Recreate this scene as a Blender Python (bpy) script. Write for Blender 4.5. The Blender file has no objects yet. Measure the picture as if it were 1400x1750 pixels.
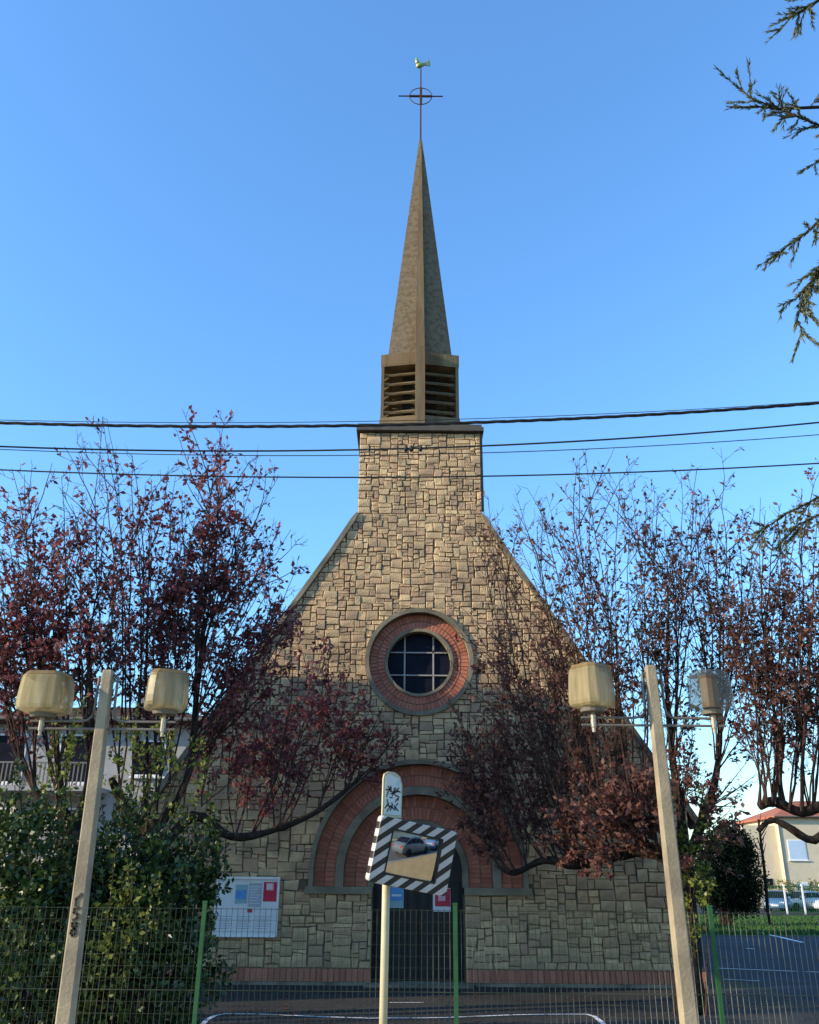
import bpy, bmesh, math, random
import numpy as np
from mathutils import Vector, Matrix

R = math.radians
rnd = random.Random(7)
sc = bpy.context.scene
COL = sc.collection

# ------------------------------------------------------------------ camera
PITCH, ROLL, FPX = R(22.9), R(0.5), 1505.0
cam_data = bpy.data.cameras.new("camera")
cam = bpy.data.objects.new("camera", cam_data)
COL.objects.link(cam)
cam.location = (0, 0, 1.7)
CAM_R = Matrix.Rotation(math.pi / 2 + PITCH, 3, 'X') @ Matrix.Rotation(ROLL, 3, 'Z')
cam.rotation_euler = CAM_R.to_euler()
cam_data.sensor_fit = 'HORIZONTAL'
cam_data.sensor_width = 36.0
cam_data.lens = FPX / 1400.0 * 36.0
cam_data.clip_start, cam_data.clip_end = 0.05, 2000
sc.camera = cam

# ------------------------------------------------------------------ light
SUN_AZ, SUN_EL = R(17), R(18)          # azimuth measured from the facade plane, towards the camera
to_sun = Vector((-math.cos(SUN_AZ) * math.cos(SUN_EL), -math.sin(SUN_AZ) * math.cos(SUN_EL), math.sin(SUN_EL)))
world = bpy.data.worlds.new("World")
sc.world = world
world.use_nodes = True
wn = world.node_tree.nodes
sky = wn.new('ShaderNodeTexSky')
sky.sky_type = 'NISHITA'
sky.sun_disc = False
sky.sun_elevation = SUN_EL
sky.sun_rotation = math.atan2(to_sun.x, to_sun.y)
sky.air_density, sky.dust_density, sky.ozone_density = 1.55, 0.2, 8.0
wn['Background'].inputs['Strength'].default_value = 0.15
world.node_tree.links.new(sky.outputs[0], wn['Background'].inputs['Color'])
sd = bpy.data.lights.new("sun", 'SUN')
sd.energy, sd.angle, sd.color = 2.7, R(0.5), (1.0, 0.83, 0.57)
sun = bpy.data.objects.new("sun", sd)
COL.objects.link(sun)
sun.location = (-30, -12, 30)
sun.rotation_euler = to_sun.to_track_quat('Z', 'Y').to_euler()
vs = sc.view_settings
vs.view_transform, vs.look, vs.gamma, vs.use_curve_mapping = 'Standard', 'None', 1.0, False
vs.exposure = 1.42


def at(px, py, Y):
    """World point on the plane y=Y that the photograph shows at pixel (px, py)."""
    d = CAM_R @ Vector(((px - 700) / FPX, -(py - 875) / FPX, -1.0))
    return Vector(cam.location) + d * (Y / d.y)


# ------------------------------------------------------------------ helpers
def link(name, mesh, parent=None, mats=()):
    o = bpy.data.objects.new(name, mesh)
    COL.objects.link(o)
    if parent is not None:
        o.parent = parent
    for m in mats:
        mesh.materials.append(m)
    return o


def empty(name, loc=(0, 0, 0), rz=0.0):
    o = bpy.data.objects.new(name, None)
    COL.objects.link(o)
    o.location, o.rotation_euler = loc, (0, 0, rz)
    return o


def tag(o, label=None, cat=None, group=None, kind=None):
    for k, v in (('label', label), ('category', cat), ('group', group), ('kind', kind)):
        if v:
            o[k] = v
    return o


def copy_tree(o, parent=None):
    c = o.copy()
    COL.objects.link(c)
    if parent is not None:
        c.parent = parent
    for ch in list(o.children):
        copy_tree(ch, c)
    return c


class MB:
    """Collects simple shapes and links them as one mesh."""

    def __init__(self):
        self.v, self.f, self.mi, self.sm = [], [], [], []
        self.m, self.s = 0, False

    def add(self, verts, faces):
        b = len(self.v)
        self.v.extend([tuple(p) for p in verts])
        for f in faces:
            self.f.append(tuple(b + i for i in f))
            self.mi.append(self.m)
            self.sm.append(self.s)

    def box(self, x0, x1, y0, y1, z0, z1, M=None):
        vs_ = [(x, y, z) for z in (z0, z1) for y in (y0, y1) for x in (x0, x1)]
        if M is not None:
            vs_ = [M @ Vector(p) for p in vs_]
        self.add(vs_, [(0, 2, 3, 1), (4, 5, 7, 6), (0, 1, 5, 4), (1, 3, 7, 5), (3, 2, 6, 7), (2, 0, 4, 6)])

    def prism(self, poly, y0, y1):
        """polygon in x,z extruded along y"""
        n = len(poly)
        vs_ = [(p[0], y0, p[1]) for p in poly] + [(p[0], y1, p[1]) for p in poly]
        fs = [tuple(range(n)), tuple(reversed(range(n, 2 * n)))]
        fs += [(i, i + n, (i + 1) % n + n, (i + 1) % n) for i in range(n)]
        self.add(vs_, fs)

    def slab(self, poly, z0, z1):
        n = len(poly)
        vs_ = [(p[0], p[1], z0) for p in poly] + [(p[0], p[1], z1) for p in poly]
        fs = [tuple(reversed(range(n))), tuple(range(n, 2 * n))]
        fs += [(i, (i + 1) % n, (i + 1) % n + n, i + n) for i in range(n)]
        self.add(vs_, fs)

    def loft(self, rings, cap=True, closed=True):
        n = len(rings[0])
        vs_ = [p for r in rings for p in r]
        fs = []
        for k in range(len(rings) - 1):
            for i in range(n if closed else n - 1):
                j = (i + 1) % n
                fs.append((k * n + i, k * n + j, (k + 1) * n + j, (k + 1) * n + i))
        if cap:
            fs.append(tuple(reversed(range(n))))
            fs.append(tuple(range((len(rings) - 1) * n, len(rings) * n)))
        self.add(vs_, fs)

    def tube(self, pts, rad, n=6, cap=True):
        pts = [Vector(p) for p in pts]
        if not isinstance(rad, (list, tuple)):
            rad = [rad] * len(pts)
        rings = []
        up = Vector((0.31, 0.17, 0.93))
        for i, p in enumerate(pts):
            t = (pts[min(i + 1, len(pts) - 1)] - pts[max(i - 1, 0)])
            if t.length < 1e-9:
                t = Vector((0, 0, 1))
            t.normalize()
            u = t.cross(up)
            if u.length < 0.15:
                u = t.cross(Vector((1, 0, 0)))
            u.normalize()
            w = t.cross(u)
            rings.append([p + (u * math.cos(a) + w * math.sin(a)) * rad[i]
                          for a in (2 * math.pi * k / n for k in range(n))])
        self.loft(rings, cap)

    def ring(self, cx, cz, r0, r1, y0, y1, a0=0.0, a1=2 * math.pi, n=48):
        """flat ring in the xz plane with depth y0..y1"""
        full = abs(a1 - a0 - 2 * math.pi) < 1e-6
        angs = [a0 + (a1 - a0) * k / n for k in range(n if full else n + 1)]
        sec = []
        for a in angs:
            c, s_ = math.cos(a), math.sin(a)
            sec.append([(cx + r0 * c, y0, cz + r0 * s_), (cx + r1 * c, y0, cz + r1 * s_),
                        (cx + r1 * c, y1, cz + r1 * s_), (cx + r0 * c, y1, cz + r0 * s_)])
        if full:
            sec.append(sec[0])
        self.loft(sec, cap=not full)

    def arch(self, z0, st, r0, r1, y0, y1, n=40):
        """stilted arch band: straight legs of height st below a half ring"""
        sec = []
        path = [(1, 0, 0)] + [(math.cos(math.pi * k / n), math.sin(math.pi * k / n), st) for k in range(n + 1)] + [(-1, 0, 0)]
        for c, s_, h in path:
            sec.append([(r0 * c, y0, z0 + h + r0 * s_), (r1 * c, y0, z0 + h + r1 * s_), (r1 * c, y1, z0 + h + r1 * s_), (r0 * c, y1, z0 + h + r0 * s_)])
        self.loft(sec)

    def lathe(self, prof, n=16, power=2.0, c=(0, 0, 0), rot=0.0):
        rings = []
        for r, z in prof:
            ring = []
            for k in range(n):
                a = 2 * math.pi * k / n
                ca, sa = math.cos(a), math.sin(a)
                q = (abs(ca) ** power + abs(sa) ** power) ** (-1.0 / power)
                x, y = r * q * ca, r * q * sa
                ring.append((c[0] + x * math.cos(rot) - y * math.sin(rot), c[1] + x * math.sin(rot) + y * math.cos(rot), c[2] + z))
            rings.append(ring)
        self.loft(rings)

    def build(self, name, mat, parent=None):
        me = bpy.data.meshes.new(name)
        me.from_pydata(self.v, [], self.f)
        me.polygons.foreach_set('material_index', self.mi)
        me.polygons.foreach_set('use_smooth', self.sm)
        me.update()
        bm = bmesh.new()
        bm.from_mesh(me)
        bmesh.ops.recalc_face_normals(bm, faces=bm.faces)
        bm.to_mesh(me)
        bm.free()
        return link(name, me, parent, mat if isinstance(mat, (list, tuple)) else [mat])


def arrays_mesh(name, V, F, mats, parent=None, mi=None):
    """many equal-sided faces at once: V (n,3), F (m,k)"""
    V, F = np.asarray(V, 'f'), np.asarray(F, 'i')
    me = bpy.data.meshes.new(name)
    me.vertices.add(len(V))
    me.vertices.foreach_set('co', V.ravel())
    k = F.shape[1]
    me.loops.add(F.size)
    me.loops.foreach_set('vertex_index', F.ravel())
    me.polygons.add(len(F))
    me.polygons.foreach_set('loop_start', np.arange(0, F.size, k, dtype='i'))
    me.polygons.foreach_set('loop_total', np.full(len(F), k, dtype='i'))
    if mi is not None:
        me.polygons.foreach_set('material_index', np.asarray(mi, 'i'))
    me.update(calc_edges=True)
    me.validate()
    return link(name, me, parent, mats)


# ------------------------------------------------------------------ materials
def mat(name, cols, scale=6.0, rough=0.8, metal=0.0, bump=0.0, bump_scale=40.0, island=False, stain=None,
        stain_scale=1.2, trans=0.0, spec=0.3, streak=False, island_mix=0.75):
    """cols: 1..5 colours; blended by noise (object space), or by a random number per loose piece when island."""
    m = bpy.data.materials.new(name)
    m.use_nodes = True
    nt = m.node_tree
    N, L = nt.nodes, nt.links
    b = N['Principled BSDF']
    b.inputs['Roughness'].default_value = rough
    b.inputs['Metallic'].default_value = metal
    b.inputs['Specular IOR Level'].default_value = spec if rough < .86 else .12
    tc = N.new('ShaderNodeTexCoord')
    noise = N.new('ShaderNodeTexNoise')
    noise.inputs['Scale'].default_value = scale
    noise.inputs['Detail'].default_value = 6
    noise.inputs['Roughness'].default_value = 0.62
    src = tc.outputs['Object']
    if streak:
        mp = N.new('ShaderNodeMapping')
        mp.inputs['Scale'].default_value = (1, 1, 0.12)
        L.new(src, mp.inputs[0])
        src = mp.outputs[0]
    L.new(src, noise.inputs['Vector'])
    fac = noise.outputs[0]
    ramp = N.new('ShaderNodeValToRGB')
    el = ramp.color_ramp.elements
    while len(el) < max(2, len(cols)):
        el.new(0.5)
    lo, hi = (0.0, 1.0) if island else (0.3, 0.7)
    for i, e in enumerate(el):
        e.position = lo + (hi - lo) * i / (len(el) - 1)
        e.color = (*cols[min(i, len(cols) - 1)], 1)
    if island:
        g = N.new('ShaderNodeNewGeometry')
        mx = N.new('ShaderNodeMix')
        mx.inputs[0].default_value = 1 - island_mix
        L.new(g.outputs['Random Per Island'], mx.inputs[2])
        L.new(fac, mx.inputs[3])
        fac = mx.outputs[0]
    L.new(fac, ramp.inputs[0])
    colr = ramp.outputs[0]
    if stain:
        n2 = N.new('ShaderNodeTexNoise')
        n2.inputs['Scale'].default_value = stain_scale
        n2.inputs['Detail'].default_value = 5
        L.new(src, n2.inputs['Vector'])
        r2 = N.new('ShaderNodeValToRGB')
        r2.color_ramp.elements[0].position, r2.color_ramp.elements[1].position = 0.42, 0.68
        L.new(n2.outputs[0], r2.inputs[0])
        m2 = N.new('ShaderNodeMix')
        m2.data_type = 'RGBA'
        L.new(r2.outputs[0], m2.inputs[0])
        L.new(colr, m2.inputs[6])
        m2.inputs[7].default_value = (*stain, 1)
        colr = m2.outputs[2]
    L.new(colr, b.inputs['Base Color'])
    if bump:
        n3 = N.new('ShaderNodeTexNoise')
        n3.inputs['Scale'].default_value = bump_scale
        n3.inputs['Detail'].default_value = 5
        L.new(tc.outputs['Object'], n3.inputs['Vector'])
        bp = N.new('ShaderNodeBump')
        bp.inputs['Strength'].default_value = bump
        bp.inputs['Distance'].default_value = 0.02
        L.new(n3.outputs[0], bp.inputs['Height'])
        L.new(bp.outputs[0], b.inputs['Normal'])
    if trans:
        t = N.new('ShaderNodeBsdfTranslucent')
        L.new(colr, t.inputs[0])
        ms = N.new('ShaderNodeMixShader')
        ms.inputs[0].default_value = trans
        L.new(b.outputs[0], ms.inputs[1])
        L.new(t.outputs[0], ms.inputs[2])
        L.new(ms.outputs[0], N['Material Output'].inputs[0])
    return m


M = {}
M['stone'] = mat('stone', [(.31, .21, .135), (.46, .32, .185), (.55, .385, .215), (.67, .485, .275), (.52, .33, .195), (.40, .28, .185), (.60, .425, .23)], 11, .9,
                 bump=.7, bump_scale=28, island=True, stain=(.26, .185, .12), stain_scale=1.6, island_mix=.62)
M['mortar'] = mat('mortar', [(.10, .078, .055), (.17, .135, .095)], 12, .95, bump=.4)
M['brick'] = mat('brick', [(.32, .10, .07), (.40, .14, .09), (.47, .18, .12), (.34, .11, .075)], 14, .85, island=True, bump=.4, bump_scale=60)
M['brick_joint'] = mat('brick_joint', [(.22, .125, .09), (.28, .17, .125)], 15, .95)
M['concrete'] = mat('concrete', [(.17, .15, .12), (.27, .235, .18), (.22, .19, .15)], 5, .9, bump=.4, stain=(.11, .095, .07), stain_scale=1.5)
M['belfry'] = mat('belfry_concrete', [(.13, .095, .055), (.22, .165, .095), (.17, .125, .075)], 4, .9, bump=.5, bump_scale=30,
                  stain=(.12, .08, .045), stain_scale=2.0, streak=True)
M['spire'] = mat('spire_concrete', [(.10, .08, .055), (.21, .17, .115), (.14, .112, .075), (.26, .21, .145)], 34, .9, bump=.8, bump_scale=60, stain=(.12, .085, .05), stain_scale=9)
M['ring_stone'] = mat('ring_stone', [(.19, .16, .115), (.28, .24, .175)], 6, .9, bump=.3, stain=(.12, .105, .075))
M['cap'] = mat('cap', [(.06, .055, .05), (.10, .09, .08)], 5, .85)
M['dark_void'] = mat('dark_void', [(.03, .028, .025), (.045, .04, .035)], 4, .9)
M['door'] = mat('door_wood', [(.014, .013, .014), (.028, .025, .025)], 10, .55, streak=True)
M['iron'] = mat('rusty_iron', [(.05, .025, .018), (.10, .045, .03)], 12, .7, metal=.3)
M['gilt'] = mat('gilt_cockerel', [(.34, .38, .16), (.26, .34, .20)], 5, .45, metal=.4)
M['glass_dark'] = mat('window_glass', [(.005, .006, .012), (.012, .014, .026)], 3, .5, spec=.06)
M['glazing_bar'] = mat('glazing_bar', [(.36, .34, .33), (.26, .25, .245)], 6, .7)
M['roof_tile'] = mat('roof_tile', [(.07, .045, .035), (.12, .07, .05)], 8, .9, bump=.5, bump_scale=20)
M['render'] = mat('side_render', [(.24, .21, .17), (.30, .26, .2)], 3, .9)
M['white_paint'] = mat('white_paint', [(.72, .73, .74), (.8, .8, .8)], 3, .6)
M['board'] = mat('board_white', [(.62, .66, .70), (.70, .73, .76)], 3, .4)
M['red_print'] = mat('red_print', [(.45, .02, .05), (.55, .03, .07)], 6, .4)
M['pink_print'] = mat('pink_print', [(.65, .35, .42), (.72, .45, .5)], 8, .4)
M['blue_print'] = mat('blue_print', [(.06, .22, .55), (.12, .34, .65)], 12, .4)
M['teal_print'] = mat('teal_print', [(.20, .38, .45), (.30, .45, .48)], 15, .4)
M['grey_print'] = mat('grey_print', [(.33, .36, .42), (.42, .45, .5)], 18, .5)
M['plate_print'] = mat('plate_print', [(.30, .42, .46), (.55, .58, .55), (.42, .5, .52)], 16, .5)
M['asphalt'] = mat('asphalt', [(.038, .037, .036), (.055, .054, .052)], 1.5, .9, bump=.4, bump_scale=90, stain=(.03, .03, .029), stain_scale=.35)
M['worn_asphalt'] = mat('worn_asphalt', [(.12, .115, .105), (.16, .152, .14)], 2.5, .92, bump=.3, bump_scale=90)
M['court'] = mat('court_asphalt', [(.022, .03, .046), (.036, .046, .064)], .8, .95, stain=(.018, .025, .038), stain_scale=.25)
M['earth'] = mat('earth', [(.09, .075, .05), (.06, .055, .035), (.05, .07, .03)], .4, .95)
M['paving'] = mat('sandy_paving', [(.42, .29, .13), (.48, .34, .16)], 3, .9)
M['kerb'] = mat('kerb_stone', [(.28, .27, .25), (.36, .34, .31)], 5, .9)
M['line'] = mat('road_paint', [(.55, .56, .58), (.75, .75, .75), (.6, .6, .6)], 9, .7)
M['grass'] = mat('grass_blades', [(.022, .06, .014), (.04, .10, .022), (.05, .09, .03)], 2, .9)
M['post'] = mat('lamp_post_concrete', [(.26, .21, .14), (.34, .285, .195), (.30, .245, .165)], 5, .85, bump=.25, stain=(.17, .14, .10), stain_scale=2.2)
M['arm'] = mat('lamp_arm_metal', [(.13, .12, .105), (.19, .175, .155)], 8, .6, metal=.2)
M['pale_metal'] = mat('pale_metal', [(.32, .30, .24), (.42, .39, .32)], 8, .5)
M['green_post'] = mat('green_post', [(.014, .06, .022), (.03, .115, .042)], 6, .5)
M['wire'] = mat('fence_wire', [(.010, .022, .013), (.024, .036, .022), (.10, .10, .07)], .9, .5)  # pale end of the noise stands in for sun on the wire
M['wire_bar'] = mat('sun_patched_bar', [(.02, .032, .02), (.025, .038, .024), (.04, .05, .034), (.22, .21, .155), (.30, .28, .21)], .6, .5)  # sunlit patches painted into the bar colour by coarse noise
M['cable'] = mat('cable', [(.012, .012, .014), (.03, .03, .03)], 3, .6)
M['mirror_pole'] = mat('mirror_pole', [(.42, .375, .24), (.52, .47, .32)], 5, .6)
M['black_plastic'] = mat('black_plastic', [(.012, .012, .012), (.02, .02, .02)], 5, .45)
M['bark'] = mat('bark', [(.012, .009, .007), (.03, .022, .017), (.055, .038, .028)], 9, .95, bump=.8, bump_scale=35)
M['twig'] = mat('twig', [(.030, .018, .015), (.065, .038, .030)], 5, .9)
M['leaf_red'] = mat('leaf_red', [(.06, .022, .025), (.14, .04, .048), (.28, .075, .082), (.21, .09, .09), (.36, .12, .09)], 3, .55, island=True, trans=.5)
M['leaf_brown'] = mat('leaf_brown', [(.05, .023, .02), (.12, .048, .042), (.23, .10, .08), (.17, .08, .068), (.36, .19, .11)], 3, .55, island=True, trans=.5)
M['leaf_green'] = mat('leaf_green', [(.007, .018, .006), (.014, .036, .010), (.026, .060, .014), (.055, .09, .02), (.20, .22, .04)], 3, .4, island=True, trans=.2, spec=.4)
M['leaf_lime'] = mat('leaf_lime', [(.05, .08, .015), (.12, .15, .025), (.20, .21, .04), (.07, .11, .02)], 3, .45, island=True, trans=.3)
M['leaf_dark'] = mat('leaf_dark', [(.004, .009, .006), (.006, .014, .008), (.009, .020, .010)], 3, .95, island=True, trans=.15)
M['needle'] = mat('needle', [(.05, .07, .025), (.12, .14, .05), (.25, .23, .09)], 4, .7, island=True, trans=.2)
M['house_cream'] = mat('house_cream', [(.55, .47, .34), (.62, .54, .40)], 1.5, .9)
M['house_white'] = mat('house_white', [(.30, .30, .30), (.38, .38, .37)], 1.5, .9)
M['red_tile'] = mat('red_tile', [(.30, .09, .05), (.42, .15, .08)], 6, .85, bump=.5, bump_scale=14)
M['shutter_blue'] = mat('shutter_blue', [(.42, .55, .70), (.5, .62, .75)], 3, .6)
M['tyre'] = mat('tyre', [(.012, .012, .012), (.02, .02, .02)], 5, .9)
M['rim'] = mat('rim', [(.35, .35, .36), (.45, .45, .46)], 5, .35, metal=.7)
M['car_blue'] = mat('car_paint_blue', [(.08, .16, .30), (.09, .18, .33)], 2, .25, spec=.6)
M['car_silver'] = mat('car_paint_silver', [(.30, .36, .42), (.34, .40, .46)], 2, .3, metal=.4, spec=.6)
M['car_grey'] = mat('car_paint_grey', [(.10, .12, .14), (.12, .14, .16)], 2, .4, spec=.5)
M['car_white'] = mat('car_paint_white', [(.65, .68, .70), (.7, .72, .74)], 2, .3, spec=.6)
M['lamp_light'] = mat('headlight', [(.7, .7, .68), (.8, .8, .78)], 2, .2)
M['lamp_red'] = mat('tail_lamp', [(.35, .02, .02), (.42, .03, .02)], 2, .3)
M['spray'] = mat('spray_paint', [(.03, .022, .018), (.06, .045, .035)], 20, .8)
M['lamp_core'] = mat('lamp_core', [(.20, .12, .06), (.28, .18, .09)], 6, .6)


def stripes_material():
    m = bpy.data.materials.new('hazard_stripes')
    m.use_nodes = True
    N, L = m.node_tree.nodes, m.node_tree.links
    tc = N.new('ShaderNodeTexCoord')
    sp = N.new('ShaderNodeSeparateXYZ')
    L.new(tc.outputs['Object'], sp.inputs[0])
    z = N.new('ShaderNodeMath'); z.operation = 'MULTIPLY_ADD'
    z.inputs[1].default_value = -1.15
    L.new(sp.outputs[2], z.inputs[0]); L.new(sp.outputs[0], z.inputs[2])
    k = N.new('ShaderNodeMath'); k.operation = 'MULTIPLY'; k.inputs[1].default_value = 1 / .128
    L.new(z.outputs[0], k.inputs[0])
    f = N.new('ShaderNodeMath'); f.operation = 'FRACT'
    L.new(k.outputs[0], f.inputs[0])
    g = N.new('ShaderNodeMath'); g.operation = 'GREATER_THAN'; g.inputs[1].default_value = .52
    L.new(f.outputs[0], g.inputs[0])
    n = N.new('ShaderNodeTexNoise'); n.inputs['Scale'].default_value = 9
    L.new(tc.outputs['Object'], n.inputs['Vector'])
    r = N.new('ShaderNodeValToRGB')
    r.color_ramp.elements[0].color = (.36, .35, .35, 1); r.color_ramp.elements[1].color = (.50, .49, .48, 1)
    L.new(n.outputs[0], r.inputs[0])
    mx = N.new('ShaderNodeMix'); mx.data_type = 'RGBA'
    L.new(g.outputs[0], mx.inputs[0]); L.new(r.outputs[0], mx.inputs[6]); mx.inputs[7].default_value = (.010, .010, .011, 1)
    L.new(mx.outputs[2], N['Principled BSDF'].inputs['Base Color'])
    N['Principled BSDF'].inputs['Roughness'].default_value = .5
    return m


def mirror_material():
    m = bpy.data.materials.new('mirror_glass')
    m.use_nodes = True
    b = m.node_tree.nodes['Principled BSDF']
    b.inputs['Metallic'].default_value = 1
    N, L = m.node_tree.nodes, m.node_tree.links
    tc = N.new('ShaderNodeTexCoord'); n = N.new('ShaderNodeTexNoise'); n.inputs['Scale'].default_value = 14; n.inputs['Detail'].default_value = 8
    L.new(tc.outputs['Object'], n.inputs['Vector'])
    r = N.new('ShaderNodeValToRGB'); r.color_ramp.elements[0].color = (.50, .50, .48, 1); r.color_ramp.elements[1].color = (.76, .77, .77, 1)
    L.new(n.outputs[0], r.inputs[0]); L.new(r.outputs[0], b.inputs['Base Color'])
    q = N.new('ShaderNodeMapRange'); q.inputs[3].default_value = .05; q.inputs[4].default_value = .015
    L.new(n.outputs[0], q.inputs[0]); L.new(q.outputs[0], b.inputs['Roughness'])
    return m


def globe_material(name, cols, clear):
    m = mat(name, cols, 5, .35, stain=cols[0], stain_scale=7, streak=True)
    N, L = m.node_tree.nodes, m.node_tree.links
    b = N['Principled BSDF']
    src = b.inputs['Base Color'].links[0].from_socket
    t = N.new('ShaderNodeBsdfTranslucent'); L.new(src, t.inputs[0])
    a = N.new('ShaderNodeMixShader'); a.inputs[0].default_value = .55
    L.new(b.outputs[0], a.inputs[1]); L.new(t.outputs[0], a.inputs[2])
    tr = N.new('ShaderNodeBsdfTransparent'); tr.inputs[0].default_value = (.93, .95, .95, 1)
    c = N.new('ShaderNodeMixShader'); c.inputs[0].default_value = clear
    L.new(a.outputs[0], c.inputs[1]); L.new(tr.outputs[0], c.inputs[2])
    L.new(c.outputs[0], N['Material Output'].inputs[0])
    return m


M['stripes'] = stripes_material()
M['mirror'] = mirror_material()
M['globe'] = globe_material('yellowed_globe', [(.30, .23, .11), (.66, .57, .33), (.84, .79, .60)], .26)
M['globe_lid'] = globe_material('amber_lid', [(.30, .19, .07), (.46, .33, .15), (.52, .40, .22)], .12)
M['globe_clear'] = globe_material('clear_globe', [(.12, .13, .12), (.22, .235, .22), (.34, .36, .34)], .6)

# ------------------------------------------------------------------ ground
FY = 18.0                                   # the church front
XC = at(715, 1520, FY).x                    # its centre line


def sheet(name, pts, z, m):
    b = MB()
    b.add([(x, y, z) for x, y in pts], [tuple(range(len(pts)))])
    return tag(b.build(name, m), kind='structure')


sheet('ground', [(-600, -600), (600, -600), (600, 900), (-600, 900)], -0.004, M['earth'])
sheet('road', [(-60, -6.2), (60, -6.2), (60, 2.6), (-60, 2.6)], 0.0, M['worn_asphalt'])
sheet('forecourt', [(-14, 9.2), (6.6, 9.2), (6.6, 17.9), (-14, 17.9)], 0.0, M['asphalt'])
sheet('court', [(6.6, 9.2), (34, 9.2), (34, 37), (6.6, 37)], 0.002, M['court'])
sheet('parking_yard', [(4, 62), (70, 62), (70, 84), (4, 84)], 0.0, M['asphalt'])
b = MB(); b.box(-60, 60, 2.6, 2.8, -0.2, 0.12)
tag(b.build('kerb', M['kerb']), kind='structure')
b = MB(); b.box(-60, 60, 2.8, 9.2, -0.2, 0.11)
tag(b.build('pavement', M['paving']), kind='structure')
b = MB(); b.box(-60, 60, -9.5, -6.2, -0.2, 0.11)
tag(b.build('pavement', M['paving']), kind='structure')


def ground_line(name, pts, w, z=0.006, m=None):
    """a painted line along ground points"""
    L_, R_ = [], []
    for i, p in enumerate(pts):
        a, c = Vector(pts[max(i - 1, 0)]), Vector(pts[min(i + 1, len(pts) - 1)])
        t = (c - a).normalized()
        n = Vector((-t.y, t.x))
        L_.append((p[0] + n.x * w / 2, p[1] + n.y * w / 2, z)); R_.append((p[0] - n.x * w / 2, p[1] - n.y * w / 2, z))
    b = MB()
    k = len(pts)
    b.add(L_ + R_, [(i, i + 1, k + i + 1, k + i) for i in range(k - 1)])
    return tag(b.build(name, m or M['line']), kind='structure')


def on_ground(px, py):
    d = CAM_R @ Vector(((px - 700) / FPX, -(py - 875) / FPX, -1.0))
    t = -1.7 / d.z
    return (d.x * t, d.y * t)


g = [on_ground(*p) for p in ((338, 1762), (352, 1745), (366, 1737), (385, 1733), (450, 1734), (540, 1738), (632, 1741), (760, 1740), (880, 1735),
                             (960, 1734), (1003, 1734), (1016, 1738), (1028, 1747), (1040, 1760))]
ground_line('bay_line', g, .07)
ground_line('court_line', [on_ground(1222, 1655), on_ground(1400, 1662)], .09)
ground_line('court_line', [on_ground(1288, 1592), on_ground(1330, 1601), on_ground(1372, 1611)], .16)
ground_line('court_line', [on_ground(1275, 1621), on_ground(1289, 1622)], .12)
ground_line('court_line', [on_ground(1238, 1674), on_ground(1300, 1677)], .06)
ground_line('bay_line', [on_ground(666, 1714), on_ground(724, 1714)], .05)

# ------------------------------------------------------------------ church
church = tag(empty('church', (XC, FY, 0)), 'stone church with round window, brick arch over the door and slim concrete spire', 'church')
ZI, RW, ZW, ST = 1.64, 1.05, 5.95, .26               # impost height, round window opening radius and height
ARC = [(2.0 * math.cos(math.pi * k / 40), ZI + ST + 2.0 * math.sin(math.pi * k / 40)) for k in range(41)]
NECK, TOP, HW, EAV = 9.25, 11.28, 1.38, 3.1
right_edge = [(5.2, EAV), (1.92, 8.28), (1.6, 8.82), (1.45, 9.08), (HW, NECK), (HW, TOP)]
outline = ([(-5.2, 0), (-.86, 0), (-.86, ZI), (-2.0, ZI)] + ARC[::-1] + [(2.0, ZI), (.86, ZI), (.86, 0), (5.2, 0)] +
           right_edge + [(-x, z) for x, z in right_edge[::-1]])


def holed_wall(name, outer, holes, y0, y1, m, parent):
    cu = bpy.data.curves.new(name, 'CURVE')
    cu.dimensions, cu.fill_mode = '2D', 'BOTH'
    cu.extrude = (y1 - y0) / 2
    for poly in [outer] + holes:
        s = cu.splines.new('POLY')
        s.points.add(len(poly) - 1)
        for p, q in zip(s.points, poly):
            p.co = (q[0], q[1], 0, 1)
        s.use_cyclic_u = True
    tmp = bpy.data.objects.new('tmp', cu)
    COL.objects.link(tmp)
    dg = bpy.context.evaluated_depsgraph_get()
    me = bpy.data.meshes.new_from_object(tmp.evaluated_get(dg))
    bpy.data.objects.remove(tmp)
    me.transform(Matrix.Translation((0, (y0 + y1) / 2, 0)) @ Matrix.Rotation(math.pi / 2, 4, 'X'))
    me.materials.clear()
    return link(name, me, parent, [m])


circ = [(RW * math.cos(2 * math.pi * k / 48), ZW + RW * math.sin(2 * math.pi * k / 48)) for k in range(48)]
facade = holed_wall('facade_wall', outline, [circ], 0.0, 0.5, M['mortar'], church)

# --- squared rubble: every stone its own piece
CW, CH = 0.072, 0.062
Z0 = 0.275


def clip(poly, n, d):
    """keep the part of a convex polygon where n.p <= d"""
    out = []
    for i in range(len(poly)):
        p, q = poly[i], poly[(i + 1) % len(poly)]
        a, c = n[0] * p[0] + n[1] * p[1] - d, n[0] * q[0] + n[1] * q[1] - d
        if a <= 0:
            out.append(p)
        if a * c < 0:
            t = a / (a - c)
            out.append((p[0] + (q[0] - p[0]) * t, p[1] + (q[1] - p[1]) * t))
    return out


def poly_area(p):
    return abs(sum(p[i][0] * p[(i + 1) % len(p)][1] - p[(i + 1) % len(p)][0] * p[i][1] for i in range(len(p)))) / 2


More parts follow.
